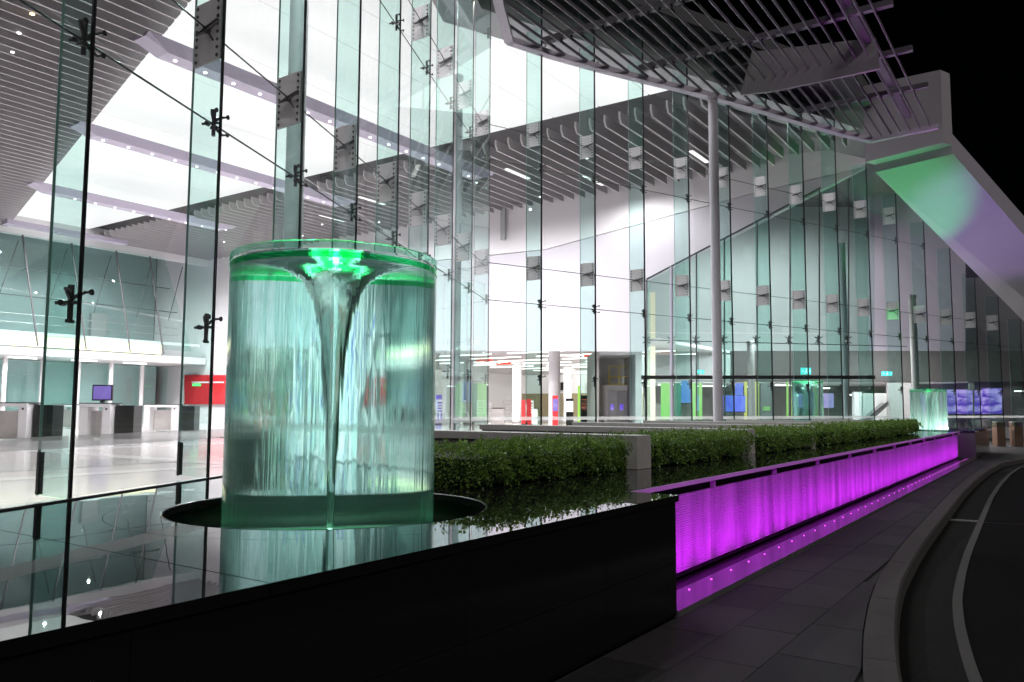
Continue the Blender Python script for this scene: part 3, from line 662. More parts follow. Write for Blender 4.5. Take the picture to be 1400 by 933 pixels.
for nb in (18.5, 27.2, 36.9):
    a = edgeU(nb)-.6; b = 22.3
    bm_ = MB().prism([W(a, nb-.42, 12.12), W(a+.7, nb-.3, 11.72), W(a+.7, nb+.3, 11.72), W(a, nb+.42, 12.12)], (0, 0, .0)) if False else MB()
    vs = []
    for uu in (a, a+.7, b-.7, b):
        k = 1 if uu in (a+.7, b-.7) else .0
        vs += [W(uu, nb-.30, 11.98-.24*k), W(uu, nb+.30, 11.98-.24*k), W(uu, nb+.46, 12.08), W(uu, nb-.46, 12.08)]
    fs = []
    for i in range(3):
        for j in range(4): fs.append((4*i+j, 4*i+(j+1) % 4, 4*i+4+(j+1) % 4, 4*i+4+j))
    fs += [(3, 2, 1, 0), (12, 13, 14, 15)]
    be = bm_.add(vs, fs).build('ceiling_beam', LAV, ce)
    uu = a+1.1
    while uu < b-.9: inst('downlight', DLM, W(uu, nb, 11.71), (0, 0, 0), be); uu += 1.0
be = MB().gbox(edgeU(46)-.5, 21, 45.6, 46.3, 11.8, 12.05).build('ceiling_beam', LAV, ce); 
stl = MB(); stl.box((0, 0, 0), UA*.9, NA*.09, ZA*.02); STM = stl.mesh('strip_lamp', emit('strip_dim', (1, .97, .95), 1.1))
for u, n in ((22.8, 16.8), (22.5, 25.5), (24, 30), (25.6, 14.5), (25, 9.2)):
    inst('strip_lamp', STM, W(u, n+.31, 12.02), (0, 0, 0), ce)
for u, n in ((22.5, 13.1), (22.8, 19.1), (24.8, 24.7), (26, 28.4), (22.4, 37.3), (24.5, 40.4), (26, 34.8), (26.5, 18), (24.6, 31.5)):
    inst('downlight', DLM, W(u, n+.31, 11.98), (0, 0, 0), ce)
def spot_lamp(name, p, e, size, col, parent, aim=(0, 0, -1), blend=.6, soft=.045):
    L = bpy.data.lights.new(name, 'SPOT'); L.energy = e; L.color = col; L.spot_size = R(size); L.spot_blend = blend; L.shadow_soft_size = soft
    o = bpy.data.objects.new(name, L); COL.objects.link(o); o.parent = parent; o.location = p-origin(parent); o.rotation_euler = (-Vector(aim)).to_track_quat('Z', 'Y').to_euler()
    return o
HALL_E = 2250
for u, d in ((-1.5, .8), (2, .8), (5, .8), (8, .9), (13, .9), (16, .8), (19, .8), (22, .8)): spot_lamp('soffit_spot', W(u, facade_N(u)+d, 12.1), 850 if u < 10 else 300, 150, (1, .97, .99), ce)  # added lamps without fittings, brighten column, plates and hedge tops
for nb in (18.5, 27.2, 36.9):
    for uu in np.linspace(edgeU(nb)+1, 21, 4): spot_lamp('hall_spot', W(uu, nb, 11.66), HALL_E, 165, (1, .97, .99), ce)
for uu in (12, 16, 19): spot_lamp('hall_spot', W(uu, 43.2, 11.9), HALL_E, 165, (1, .97, .99), ce)  # added fill lamps, no fittings here
for u, n in ((25.5, 13.1), (23.6, 19.1), (24.8, 24.7), (24.5, 40.4), (26, 34.8)):
    spot_lamp('hall_spot', W(u, n+.31, 11.95), HALL_E*.5, 165, (1, .97, .99), ce)
for u, n in ((2, 12), (-4, 20), (2, 26), (6, 36)):
    spot_lamp('hall_spot', W(u, n, 11.95), HALL_E*.2, 165, (1, .97, .99), ce)  # added lamps without fittings, fill light for the left of the hall
WS = MB(); WS.tube([(0, 0, 0), (0, 0, .02)], .06, 12); WSM = WS.mesh('downlight', HALOG)
for (x, y), me in (((44, 20), WSM), ((26, 46), DLM), ((17, 72), DLM)):
    d = ray(x, y); p = CAM+d*((11.97-1.6)/d.z); inst('downlight', me, p, (0, 0, 0), ce)
# --- white feature wall, plane U = 28
fw = thing('feature_wall', W(28, 15, FL), 'big white wall under the far louvre ceiling, lilac in its lower part', 'wall')
PW = W(28, 0)
def wallpoly(pix, name, m, parent, d=.3, base=PW, dr=NA, back=UA):
    return MB().prism([on_plane(x, y, base, dr) for x, y in pix], back*d).build(name, m, parent)
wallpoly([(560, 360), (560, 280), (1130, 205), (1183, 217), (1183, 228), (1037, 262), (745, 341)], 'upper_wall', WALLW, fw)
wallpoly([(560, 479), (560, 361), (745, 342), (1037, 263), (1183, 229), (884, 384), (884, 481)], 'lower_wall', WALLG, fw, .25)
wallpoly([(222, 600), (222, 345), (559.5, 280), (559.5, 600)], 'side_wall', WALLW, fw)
wp = wallpoly([(684, 276), (690, 276), (690, 328), (684, 328)], 'wall_post', GREYW, fw, .1, W(27.8, 0))
# --- end wall at N = 48 with the balcony behind sloping glass
ew = thing('balcony_gallery', W(20, 48, FL), 'upper gallery behind a leaning glass screen at the far end of the hall', 'gallery')
MB().gbox(-24, 28, 54, 54.4, FL, 13).build('back_wall', mat('gallery_wall', (.34, .42, .43), .7), ew)
MB().gbox(-24, 27.9, 47.2, 54, 4.6, 5.05).build('gallery_floor', WHITE, ew)
MB().gbox(2, 24.4, 47.0, 47.19, 5.12, 5.75).build('cove_light', COVE, ew)
MB().gbox(2, 27.2, 46.9, 47.3, 5.78, 5.95).build('gallery_edge', WHITE, ew)
k = 0; us = [8, 10.8, 13.6, 16.4, 19.2, 22.0, 24.3, 26.3]
for a, b in zip(us[:-1], us[1:]):
    sh = -.9
    for z0, z1 in ((5.4, 8.0), (8.0, 9.6), (9.6, 11.6)):
        f0, f1 = (z0-5.4)/6.2, (z1-5.4)/6.2
        if b > 26:
            pts = [W(a+sh*f0, 46.6+.6*f0, z0), W(26.4-1.9*f0, 46.6+.6*f0, z0), W(26.4-1.9*f1, 46.6+.6*f1, z1), W(a+sh*f1, 46.6+.6*f1, z1)]
        else: pts = [W(a+sh*f0+.02, 46.6+.6*f0, z0), W(b+sh*f0-.02, 46.6+.6*f0, z0), W(b+sh*f1-.02, 46.6+.6*f1, z1), W(a+sh*f1+.02, 46.6+.6*f1, z1)]
        MB().prism(pts, NA*.03).build('leaning_pane', TEAL, ew)
    MB().tube([W(a, 46.55, 5.1), W(a+sh, 47.15, 11.6)], .05, 6).build('mullion', DGREY, ew)
    MB().tube([W(a+.9, 47.6, 7.5), W(a+2.1, 48.1, 11.4)], .03, 6).build('brace', DGREY, ew)
for z in (8.0, 9.6): MB().tube([W(2, 46.7+.6*(z-5.4)/6.2, z), W(26.2-1.9*(z-5.4)/6.2, 46.7+.6*(z-5.4)/6.2, z)], .035, 6).build('transom', DGREY, ew)
for z in (6.5, 7.0): MB().tube([W(2, 47.6, z), W(26, 47.6, z)], .03, 6).build('handrail', STEEL, ew)
for k in range(9):
    MB().gbox(13.6, 15.8, 50+.3*k, 50.28+.3*k, 6.0+.4*k, 6.16+.4*k).build('stair_tread', mat('tread', (.2, .36, .38), .5) if k == 0 else bpy.data.materials['tread'], ew)
MB().gbox(23.1, 24.2, 53.6, 53.9, 5.1, 8.2).build('gallery_door', GREYW, ew)
MB().gbox(28.05, 28.35, 40, 54, FL, 12.9).build('return_wall', WALLW, ew)
MB().gbox(2, 28.0, 47.5, 47.7, 11.62, 12.9).build('header_panel', WHITE, ew)
# lower hall under the gallery
lh = thing('gallery_undercroft', W(18, 52, FL), 'glazed office front under the far gallery behind the desks', 'wall')
MB().gbox(-24, 27.5, 52.6, 53, FL, 4.58).build('rear_panel', mat('pale_teal_wall', (.48, .60, .60), .6), lh)
for u in (12, 14.2, 16.4, 18.6, 20.8, 23, 25.2):
    MB().gbox(u, u+2.14, 50.9, 50.94, FL, 4.4).build('office_pane', TEAL, lh)
    MB().tube([W(u-.03, 50.5, FL), W(u-.03, 50.5, 4.58)], .14, 12).build('office_column', WHITE, lh, True)
for u, n in ((13.5, 49), (16, 49.2), (19.5, 48.8), (23, 49), (11, 49.3)):
    MB().gbox(u, u+1.6, n, n+.12, 4.5, 4.56).build('ceiling_strip', STRIP, lh)
for u, c in ((6, 0), (9, 1), (11.2, 2)):
    MB().gbox(u, u+1.7, 50.2, 50.3, 1.6, 3.6).build('display_case', emit_noise('display_%d' % c, ((.02, .03, .08), (.02, .02, .02), (.05, .03, .1))[c], ((.35, .4, .12), (.25, .4, .7), (.3, .2, .7))[c], .9, 3.5), lh)
# --- red advert
rs = thing('red_sign', on_plane(282, 553, W(27.8, 0), NA), 'wide red sign panel on the white wall left of the fountain', 'sign')
wallpoly([(252, 513), (307, 513), (307, 553), (252, 553)], 'sign_panel', RED, rs, .1, W(27.75, 0))
wallpoly([(263, 525), (274, 525), (274, 528), (263, 528)], 'exit_glow', emit('exit_green', (.1, 1, .2), 2), rs, .03, W(27.7, 0))
wallpoly([(262, 522), (306, 522), (306, 524), (262, 524)], 'white_line', WHITE, rs, .02, W(27.72, 0))
# ================================================================== SOUTH-EAST HALL BEHIND THE OPENING
bh = thing('ticket_hall', W(40, 20, FL), 'low ticket hall seen through the opening under the white wall', 'room')
MB().gbox(28.3, 58, 12.9, 40, 4.75, 4.9).build('low_ceiling', WHITE, bh)
MB().gbox(57, 57.3, 2, 40, FL, 4.74).build('rear_wall', WHITE, bh)
MB().gbox(56.6, 56.9, 14, 40, .9, 3.0).build('khaki_band', KHAKI, bh)
MB().gbox(28.3, 57, 39.7, 40, FL, 4.74).build('left_return', WHITE, bh)
k = 0
for u in range(31, 56, 3):
    for n in (16.5, 21.5, 26.5, 31.5): MB().gbox(u, u+.16, n-1.9, n+1.9, 4.70, 4.745).build('strip_light', STRIP, bh)
for u, n in ((33, 19), (36, 20.3), (39, 21.6), (42, 22.9), (33.5, 27), (37, 28), (45, 24.2), (36, 16), (40, 16.8)):
    MB().gbox(u, u+.25, n-.55, n+.55, 4.5, 4.62).build('red_ceiling_marker', emit('red_marker', (1, .1, .06), .9) if 'red_marker' not in bpy.data.materials else bpy.data.materials['red_marker'], bh)
for n in (17, 20.5, 24, 27.5, 31, 34.5): MB().gbox(56.3, 56.5, n, n+1.1, 3.3, 4.0).build('departure_screen', BLACK, bh)
def white_col(x, Y, r, label):
    p = at(x, 560, Y); t = thing('round_column', Vector((p.x, p.y, FL)), label, 'column', 'white hall columns'); q = Vector((p.x, p.y, 0))
    MB().tube([q+ZA*FL, q+ZA*4.74], r, 20).build('shaft', WHITE, t, True); MB().tube([q+ZA*FL, q+ZA*(FL+.12)], r*1.05, 20).build('skirting', STEEL, t, True)
white_col(758, 43, .32, 'thick white column right of the red counters in the ticket hall')
white_col(707, 58, .34, 'white column between the white chairs in the ticket hall')
white_col(776, 60, .3, 'slim white column behind the thick white column')
white_col(640, 52, .3, 'white column left of the chairs, just right of the fountain')
def chair(x, Y, label, rz):
    p = at(x, 570, Y); p.z = FL+.35; t = thing('white_chair', p, label, 'chair', 'white chairs in the ticket hall')
    def lb(c, sx, sy, sz, name, m=WHITE): MB().box(p+Vector(c), (sx, 0, 0), (0, sy, 0), (0, 0, sz)).build(name, m, t)
    lb((0, 0, .46), .26, .26, .03, 'seat')
    for sx in (-.22, .22): lb((sx, .24, .8), .035, .03, .34, 'back_post')
    for z in (.62, .78, .94): lb((0, .24, z), .19, .02, .035, 'back_slat')
    lb((0, .24, 1.14), .255, .03, .06, 'top_rail')
    for sx in (-.22, .22):
        for sy in (-.22, .22): lb((sx, sy, .22), .03, .03, .215, 'leg')
    t.rotation_euler = (0, 0, rz)
for i, (x, Y, rz, lb) in enumerate(((604, 46, .5, 'white slat-back chair beside the fountain edge, leftmost'), (633, 47, .4, 'white slat-back chair second from the fountain'), (659, 46, .3, 'white slat-back chair left of the reflection in the glass corner'), (666, 47, 0, 'white slat-back chair right after the glass corner'), (694, 48, 0, 'white slat-back chair next to the white column'), (724, 49, 0, 'white slat-back chair under the red totem'))):
    chair(x, Y, lb, rz)
def totem(x0, x1, y0, Y, m, label, cap=None, cat='totem'):
    a = at(x0, 560, Y); b = at(x1, 560, Y); zt = at((x0+x1)/2, y0, Y).z; a.z = b.z = FL
    t = thing('totem_sign', (a+b)/2, label, cat)
    MB().prism([a, b, b+Vector((0, .25, 0)), a+Vector((0, .25, 0))], (0, 0, zt-FL)).build('sign_body', m, t, bevel=.01)
    d = (b-a)*.5; c = (a+b)/2
    MB().box(c+ZA*.04, d*1.08, (0, .3, 0), ZA*.04).build('sign_foot', BLACK, t)
    if cap is not None:
        zz = zt-FL; MB().box(c+Vector((0, -.012, zz*.72)), d*.86, (0, .01, 0), ZA*zz*.18).build('sign_face', cap, t)
REDL = emit('red_lit', (1, .05, .06), .55)
PURL = emit_noise('purple_screen', (.16, .08, .9), (.55, .42, 1), .9, 1.3, (1, 1, 2.2))
totem(618.5, 627, 541, 50, REDL, 'narrow red totem by the right edge of the fountain')
totem(713, 727, 547, 52, REDL, 'wide red counter sign in front of the thick white column')
totem(755.5, 763, 541, 41, REDL, 'slim red totem with a purple screen on the thick white column', PURL)
totem(720, 726, 546, 47.5, REDL, 'little red marker post behind the white chairs')
totem(774, 784, 545, 46, BLACK, 'black leaning kiosk sign right of the thick white column', STRIP)
LIME = emit('lime_edge', (.45, 1, .12), .7)
totem(790.5, 793, 528, 44, LIME, 'thin lime green upright edge beside the black board')
totem(794, 812, 541, 44.5, BLACK, 'black information board with red and white lines', emit_noise('board_lines', (.01, .01, .01), (.8, .15, .12), .8, 5, (.2, .2, 4), (.5, .6)))
totem(596, 604, 540, 53, PURL, 'purple lit screen just right of the fountain', None, 'screen')
BLUEB = emit_noise('blue_banner', (.03, .08, .85), (.2, .4, 1), .9, .8, (1, 1, .5))  # blue glow added behind the fountain for the streaks in its water
for x0, x1, y0, lb in ((390, 402, 425, 'tall blue lit banner in the hall, seen through the left half of the water'), (504, 518, 425, 'tall blue lit banner in the hall, seen through the right half of the water')):
    a = at(x0, 560, 34); b = at(x1, 560, 34); zt = at((x0+x1)/2, y0, 34).z; a.z = b.z = FL; t = thing('lit_banner', (a+b)/2, lb, 'banner')
    MB().prism([a+ZA*.3, b+ZA*.3, b+ZA*.3+Vector((0, .2, 0)), a+ZA*.3+Vector((0, .2, 0))], (0, 0, zt-FL-.3)).build('banner_face', BLUEB, t); MB().prism([a, b, b+Vector((0, .2, 0)), a+Vector((0, .2, 0))], (0, 0, .29)).build('banner_foot', BLACK, t)
# counters behind chairs
for x0, x1, Y, lb in ((672, 690, 54, 'white service counter behind the chairs'), (713, 735, 56, 'white service counter behind the red sign')):
    a = at(x0, 570, Y); b = at(x1, 570, Y); a.z = b.z = FL; t = thing('counter', (a+b)/2, lb, 'counter')
    MB().prism([a, b, b+Vector((0, .7, 0)), a+Vector((0, .7, 0))], (0, 0, 1.05)).build('counter_body', WHITE, t)
    MB().prism([a+Vector((-.05, -.05, 1.052)), b+Vector((.05, -.05, 1.052)), b+Vector((.05, .75, 1.052)), a+Vector((-.05, .75, 1.052))], (0, 0, .05)).build('counter_top', BLACK, t)
# grey lift lobby right of the opening
lb_ = thing('lift_lobby', at(845, 575, 40), 'grey framed lift lobby at the right end of the white wall', 'lobby')
def vbox(x0, x1, y0, y1, Y, d, name, m, parent):
    a, b, c, e = at(x0, y1, Y), at(x1, y1, Y), at(x1, y0, Y), at(x0, y0, Y)
    return MB().prism([a, b, c, e], (0, d, 0)).build(name, m, parent)
vbox(813, 819, 481, 580, 39.6, 4, 'left_jamb', mat('lobby_jamb', (.22, .21, .2), .6), lb_)
vbox(869, 878, 481, 580, 39.6, 4, 'right_jamb', GREYW, lb_)
vbox(819.2, 868.8, 478, 485, 39.6, 4, 'head', GREYW, lb_)
vbox(818, 870, 483, 580, 44, .2, 'lobby_back', mat('lobby_back', (.42, .42, .42), .7), lb_)
vbox(827, 864, 527, 580, 42.4, 1, 'lift_front', WHITE, lb_)
vbox(832, 843, 535, 575, 42.3, .08, 'lift_door', STEEL, lb_); vbox(845, 858, 535, 575, 42.3, .08, 'lift_door', STEEL, lb_)
for x in (835, 848): vbox(x, x+4, 553, 561, 42.2, .05, 'call_screen', PURL, lb_)
yr = thing('yellow_railing', at(847, 526, 42), 'yellow safety railing on top of the white lift front', 'railing')
for x in (832.5, 847, 861): vbox(x-.5, x+.5, 501, 526.5, 42.35, .05, 'post', YEL, yr)
for y in (501, 515, 525.5): vbox(832, 861.5, y-.6, y+.6, 42.32, .03, 'rail', YEL, yr)
# ================================================================== GLASS LOBBY FOR THE MIRRORED FACADE, SHOPS
gv = thing('entrance_lobby', at(1000, 575, 33), 'inner green glass entrance lobby with a dark door head beam', 'lobby')  # solid glass screen stands in for the second facade's mirror image
def lobby_top(x): return 382+(x-884)*(225-382)/(1183-884)
xs = [884, 918, 952, 990, 1035, 1080, 1120, 1160, 1196]
for a, b in zip(xs[:-1], xs[1:]):
    Ya, Yb = 33.4-(a-884)/312*1.2, 33.4-(b-884)/312*1.2
    for (ya0, yb0), (ya1, yb1) in (((519, 519), (580, 580)), ((455, 457), (513, 513)), ((lobby_top(a), lobby_top(b)), (454, 456))):
        if yb1 <= yb0+2: continue
        pts = [at(a+.3, ya1, Ya), at(b-.3, yb1, Yb), at(b-.3, yb0, Yb), at(a+.3, ya0, Ya)]
        MB().prism(pts, (.0, .03, 0)).build('lobby_pane', TEAL, gv)
        if ya1 < 500:
            pass
    fx = a; pts = [at(fx, 575, Ya), at(fx, lobby_top(a)+1, Ya)]
    MB().prism([pts[0], pts[1], pts[1]+Vector((.28, .8, 0)), pts[0]+Vector((.28, .8, 0))], (.02, 0, 0)).build('lobby_fin', FIN, gv)
    MB().tube([pts[0]+Vector((0, -.02, 0)), pts[1]+Vector((0, -.02, 0))], .03 if a not in (918,) else .07, 6).build('lobby_mullion', LAV if a in (918, 893) else DGREY, gv)
    inst('spider_fitting', SPM, at(fx, 465, Ya), (0, 0, 0), gv)
pts = [at(878, 518.5, 33.3), at(1197, 518.5, 32.1), at(1197, 513.5, 32.1), at(878, 513.5, 33.3)]
MB().prism(pts, (0, .25, 0)).build('head_beam', BLACK, gv)
MB().tube([at(884, 465, 33.5), at(1240, 474, 32.8)], .018, 6).build('lobby_cable', CABLE, gv)
MB().tube([at(884, 382, 33.45), at(1183, 225, 32.2)], .04, 6).build('top_rail', DGREY, gv)
# rear rooms behind the lobby
rr_ = thing('shop_arcade', at(1000, 575, 44), 'grey arcade behind the glass lobby with coloured shop fronts', 'arcade')
GREYT = mat('arcade_wall', (.40, .43, .44), .7, var=.12, scale=.4)
vbox(878, 1190, 205, 515, 47.5, .3, 'rear_wall', GREYT, rr_)
vbox(1190, 1320, 250, 515, 44.5, .3, 'rear_wall', mat('lilac_grey_wall', (.26, .24, .29), .7, var=.12, scale=.4), rr_)
vbox(1000, 1400, 480, 522, 43.9, .3, 'dark_fascia', mat('dark_fascia', (.045, .045, .045), .6), rr_)
vbox(882, 1000, 485, 520, 44, .3, 'fascia', GREYW, rr_)
vbox(884, 896, 400, 580, 40, .3, 'cream_column', emit('cream_glow', (1, .9, .7), .75), rr_)  # emission stands in for warm light falling on this column
vbox(880, 1330, 522, 590, 52, .3, 'shop_back', mat('shop_back', (.25, .26, .25), .7), rr_)
vbox(880, 1330, 518, 523, 44.2, 8, 'shop_ceiling', WHITE, rr_)
for x0, x1, y in ((1020, 1050, 529), (1060, 1085, 527), (1110, 1135, 531), (1160, 1190, 540), (1195, 1215, 547), (1216, 1236, 541), (900, 940, 526), (960, 990, 528)):
    vbox(x0, x1, y-.8, y+.8, 44.5, .1, 'shop_strip', STRIP, rr_)
for x, y, Y, e in ((940, 470, 36, 800), (1040, 440, 38, 1300), (1040, 300, 40, 3000), (1120, 400, 38, 1500), (1130, 280, 40, 2600), (1180, 440, 38, 1500), (1260, 470, 40, 1500)): spot_lamp('arcade_spot', at(x, y, Y), e, 170, (1, .97, .97), rr_, (0, .3, -1))  # lamps without fittings, added to lift the dark arcade
for x, Y in ((930, 47), (1010, 47), (1100, 47), (1200, 47)): spot_lamp('shop_spot', at(x, 526, Y), 300, 170, (1, .97, .93), rr_)
for u, n in ((34, 20), (44, 22), (52, 26), (38, 30), (50, 18)): spot_lamp('ticket_hall_spot', W(u, n, 4.6), 3600, 170, (1, .97, .93), bh, (UA.x, UA.y, -.5))  # lamps added to brighten the rear wall of the ticket hall
for u in (10, 16, 22): spot_lamp('gallery_spot', W(u, 50.3, 11.6), 700, 170, (1, 1, 1), ew); spot_lamp('office_spot', W(u, 49.4, 4.4), 260, 170, (1, 1, 1), lh)
def lightbox(x0, x1, y0, y1, Y, c1, c2, st, label, sc=1.2, stz=.5):
    p = at((x0+x1)/2, y1, Y); t = thing('light_box', p, label, 'light box', 'lit shop panels')
    vbox(x0, x1, y0, y1, Y, .12, 'lit_face', emit_noise('lit_%d_%d' % (x0, y0), c1, c2, st, sc, (1.5, 1.5, stz)), t)
    vbox(x0-.6, x1+.6, y1, y1+1, Y-.02, .16, 'frame_foot', BLACK, t)
lightbox(904, 917, 524, 574, 40, (.22, .95, .12), (.6, 1, .35), .9, 'tall pale green lit panel left of the lilac lobby post')
lightbox(922, 931, 524, 574, 41, (.02, .35, .22), (.2, .7, .45), .6, 'dark green glowing panel right of the lilac lobby post')
lightbox(932, 944, 521, 551, 40.5, (.06, .25, .95), (.2, .5, 1), .95, 'square light blue screen above the green panels')
lightbox(946, 960, 524, 574, 41.5, (.28, .9, .15), (.6, 1, .35), .9, 'pale green lit panel left of the pale lilac column')
lightbox(980, 984, 500, 574, 41, (.35, .01, .03), (.6, .03, .05), .4, 'thin dark red strip right of the pale lilac column')
lightbox(986, 1019, 541, 563, 40.8, (.03, .08, .95), (.15, .25, 1), 1.1, 'wide blue shop screen at hip height')
lightbox(1006, 1016, 524, 540.5, 41.2, (.06, .1, .9), (.2, .4, 1), 1.0, 'small upright blue screen above the wide blue one')
lightbox(1018.5, 1021.5, 522, 574, 41.4, (.75, .8, .05), (1, 1, .3), .8, 'thin yellow upright light right of the blue screen')
lightbox(1032, 1038, 522, 574, 41.6, (.7, .75, .05), (.95, 1, .3), .75, 'yellow upright light behind the short grey column')
lightbox(1027, 1031, 540, 572, 41.5, (.2, .02, .02), (.45, .05, .03), .4, 'dark red upright panel between two yellow lights')
lightbox(1044, 1053, 556, 562, 42, (.35, .7, .15), (.6, .95, .3), .7, 'small lime sign low in the arcade')
lightbox(1076, 1078, 522, 572, 42, (.3, .8, .1), (.6, 1, .2), .75, 'thin green light strip in the arcade')
lightbox(1083, 1086, 524, 572, 42.3, (.6, .75, .05), (.85, .95, .3), .75, 'thin yellow-green light strip in the arcade')
lightbox(1123, 1140, 538, 558, 42, (.35, .22, .85), (.75, .6, 1), .8, 'mauve screen behind the glass right of the inner fountain')
lightbox(1088, 1092, 536, 574, 42.5, (.2, .15, .7), (.4, .4, 1), .55, 'thin violet light left of the inner fountain')
vbox(1040, 1056, 524, 575, 43, .3, 'shop_pier', DGREY, rr_); vbox(1108, 1122, 533, 580, 43, .3, 'shop_pier', DGREY, rr_)
vbox(1168, 1178, 536, 580, 43, .3, 'shop_pier', GREYW, rr_)
vbox(1180, 1212, 538, 580, 43.2, .15, 'ribbed_screen', mat('ribbed_screen', (.42, .45, .42), .6), rr_)
for k in range(20): vbox(1180+k*1.6, 1180.5+k*1.6, 538, 580, 43.1, .05, 'rib', GREYW, rr_)
vbox(1213, 1246, 524, 580, 43.4, .15, 'ribbed_screen', mat('ribbed_grey', (.22, .22, .22), .6), rr_)
v3 = make_vortex(Vector((at(1105, 578, 38).x, 38, FL+.4)), 1.0, 'vortex fountain with green light seen inside through the glass lobby')  # copy of the vortex added behind the lobby glass
# escalator seen far right
es = thing('escalator', at(1195, 583, 41), 'dark sloping escalator side behind the glass near the far fountain', 'escalator')
MB().prism([at(1182, 577, 41), at(1190, 577, 41), at(1216, 553, 41), at(1214, 551, 41)], (0, .8, 0)).build('balustrade', DGREY, es)
MB().tube([at(1181, 576, 40.95), at(1214, 550, 40.95)], .05, 8).build('handrail', BLACK, es)
def exit_sign(x0, x1, y0, y1, Y, label):
    p = at((x0+x1)/2, y0, Y); t = thing('exit_sign', p, label, 'sign', 'hanging exit signs')
    vbox(x0, x1, y0, y1, Y, .12, 'sign_box', EXITG, t)
    w_ = x1-x0; cx = (x0+x1)/2
    # running figure
    m = MB(); q = lambda x, y: at(cx+x, (y0+y1)/2+y, Y-.012)
    h = (y1-y0)*.42
    m.prism([q(-.3*h, -.45*h), q(.25*h, -.45*h), q(.15*h, .2*h), q(-.35*h, .2*h)], (0, .008, 0)); m.prism([q(-.3*h, .2*h), q(.0, .2*h), q(-.5*h, .9*h), q(-.75*h, .8*h)], (0, .008, 0)); m.prism([q(0, .2*h), q(.2*h, .15*h), q(.6*h, .85*h), q(.4*h, .9*h)], (0, .008, 0)); m.prism([q(0, -.95*h), q(.35*h, -.95*h), q(.35*h, -.55*h), q(0, -.55*h)], (0, .008, 0))
    m.build('running_figure', EXITW, t)
    for s in (-1, 1):
        a = s*w_*.28; MB().prism([q(a, -.12*h), q(a+s*w_*.1, -.12*h), q(a+s*w_*.1, -.4*h), q(a+s*w_*.2, 0), q(a+s*w_*.1, .4*h), q(a+s*w_*.1, .12*h), q(a, .12*h)], (0, .008, 0)).build('arrow', EXITW, t)
exit_sign(1096, 1109, 503, 512, 34.5, 'teal exit sign hung over the lobby doors')
exit_sign(1207, 1220, 508, 514, 35.5, 'teal exit sign left of the far fountain')
exit_sign(953, 963, 506, 511, 34.6, 'small teal exit sign left of the pale lilac column')
exit_sign(200, 207, 391, 397, 60, 'blue exit sign up in the far gallery')
# ================================================================== CHECK-IN DESKS
def desk(x0, x1, yb, label, mon=False):
    d0 = ray((x0+x1)/2, yb); p = CAM+d0*((FL-1.6)/d0.z); Y = p.y; a = at(x0, yb, Y); b = at(x1, yb, Y); a.z = b.z = FL
    t = thing('check_in_desk', (a+b)/2, label, 'desk', 'check-in desks'); wd = (b-a).length; c = (a+b)/2; X = (b-a).normalized(); D = Vector((-X.y, X.x, 0))
    H = 1.04
    def bx(x, y, z, sx, sy, sz, name, m=WHITE): return MB().box(c+X*x+D*y+ZA*z, X*sx, D*sy, ZA*sz).build(name, m, t)
    for s in (-1, 1): bx(s*(wd/2-.13), .3, H/2, .13, .35, H/2, 'side_panel')
    bx(0, .3, H+.055, wd/2, .37, .05, 'desk_top'); bx(0, .42, .48, wd/2-.27, .03, .44, 'front_panel', mat('desk_white', (.7, .66, .64), .5))
    bx(0, .3, H+.125, wd/2+.06, .3, .015, 'counter_edge', BLACK)
    bx(wd/2+.35, .5, .55, .3, .3, .55, 'side_cabinet', BLACK)
    bx(wd/2-.13, -.055, H-.06, .03, .004, .03, 'socket', BLACK)
    if mon:
        q = c+X*(wd*.05)+D*.3+ZA*(H+.145)
        m = thing('monitor', q, mon, 'screen'); MB().box(q+ZA*.33, X*.33, D*.04, ZA*.26).build('monitor_case', BLACK, m); MB().box(q+ZA*.33-D*.046, X*.29, D*.004, ZA*.22).build('monitor_screen', emit('monitor_violet', (.25, .18, .6), .6), m); MB().box(q+ZA*.035, X*.06, D*.06, ZA*.033).build('monitor_stand', BLACK, m)
desk(-30, 36, 603, 'white portal desk at the left edge of the view, nearest one')
desk(108, 150, 601, 'white portal desk with a violet monitor on top', 'black monitor with violet screen on the middle white desk')
desk(196, 242, 590, 'white portal desk close to the pale office glass, right one')
desk(72, 104, 586, 'pale desk behind the tall glass fin')
# ================================================================== BENCHES AND HEDGES
BU = [2.6, 6.35, 9.95, 13.6, 17.2, 20.8]
ords = ['nearest to', 'second away from', 'third away from', 'fourth away from', 'fifth away from', 'farthest from']
for i, ub in enumerate(BU):
    far = min(facade_N(ub)-1.2, 6.6)
    t = thing('concrete_bench', W(ub, 3, ZP), 'grey concrete bench slab on block legs, %s the front fountain' % ords[i], 'bench', 'concrete benches between the hedges')
    a, b = ub-.3, ub+.06; n0 = 1.42
    MB().gbox(a, b, n0+.154, far, ZP+.285, ZP+.38).build('seat_slab', CONC, t, bevel=.004)
    MB().gbox(a, b, n0, n0+.15, ZP+.002, ZP+.38).build('end_block', CONC, t, bevel=.004)
    if far > 3.2: MB().gbox(a+.02, b-.02, n0+1.15, far-.05, ZP+.002, ZP+.283).build('inner_leg', mat('bench_leg', (.16, .155, .15), .7) if 'bench_leg' not in bpy.data.materials else bpy.data.materials['bench_leg'], t)
LEAF, t_, n_, l_ = nt('hedge_leaf'); b_ = n_['Principled BSDF']
tc = n_.new('ShaderNodeTexCoord'); no = n_.new('ShaderNodeTexNoise'); no.inputs['Scale'].default_value = 11; no.inputs['Detail'].default_value = 4; l_.new(tc.outputs['Object'], no.inputs[0])
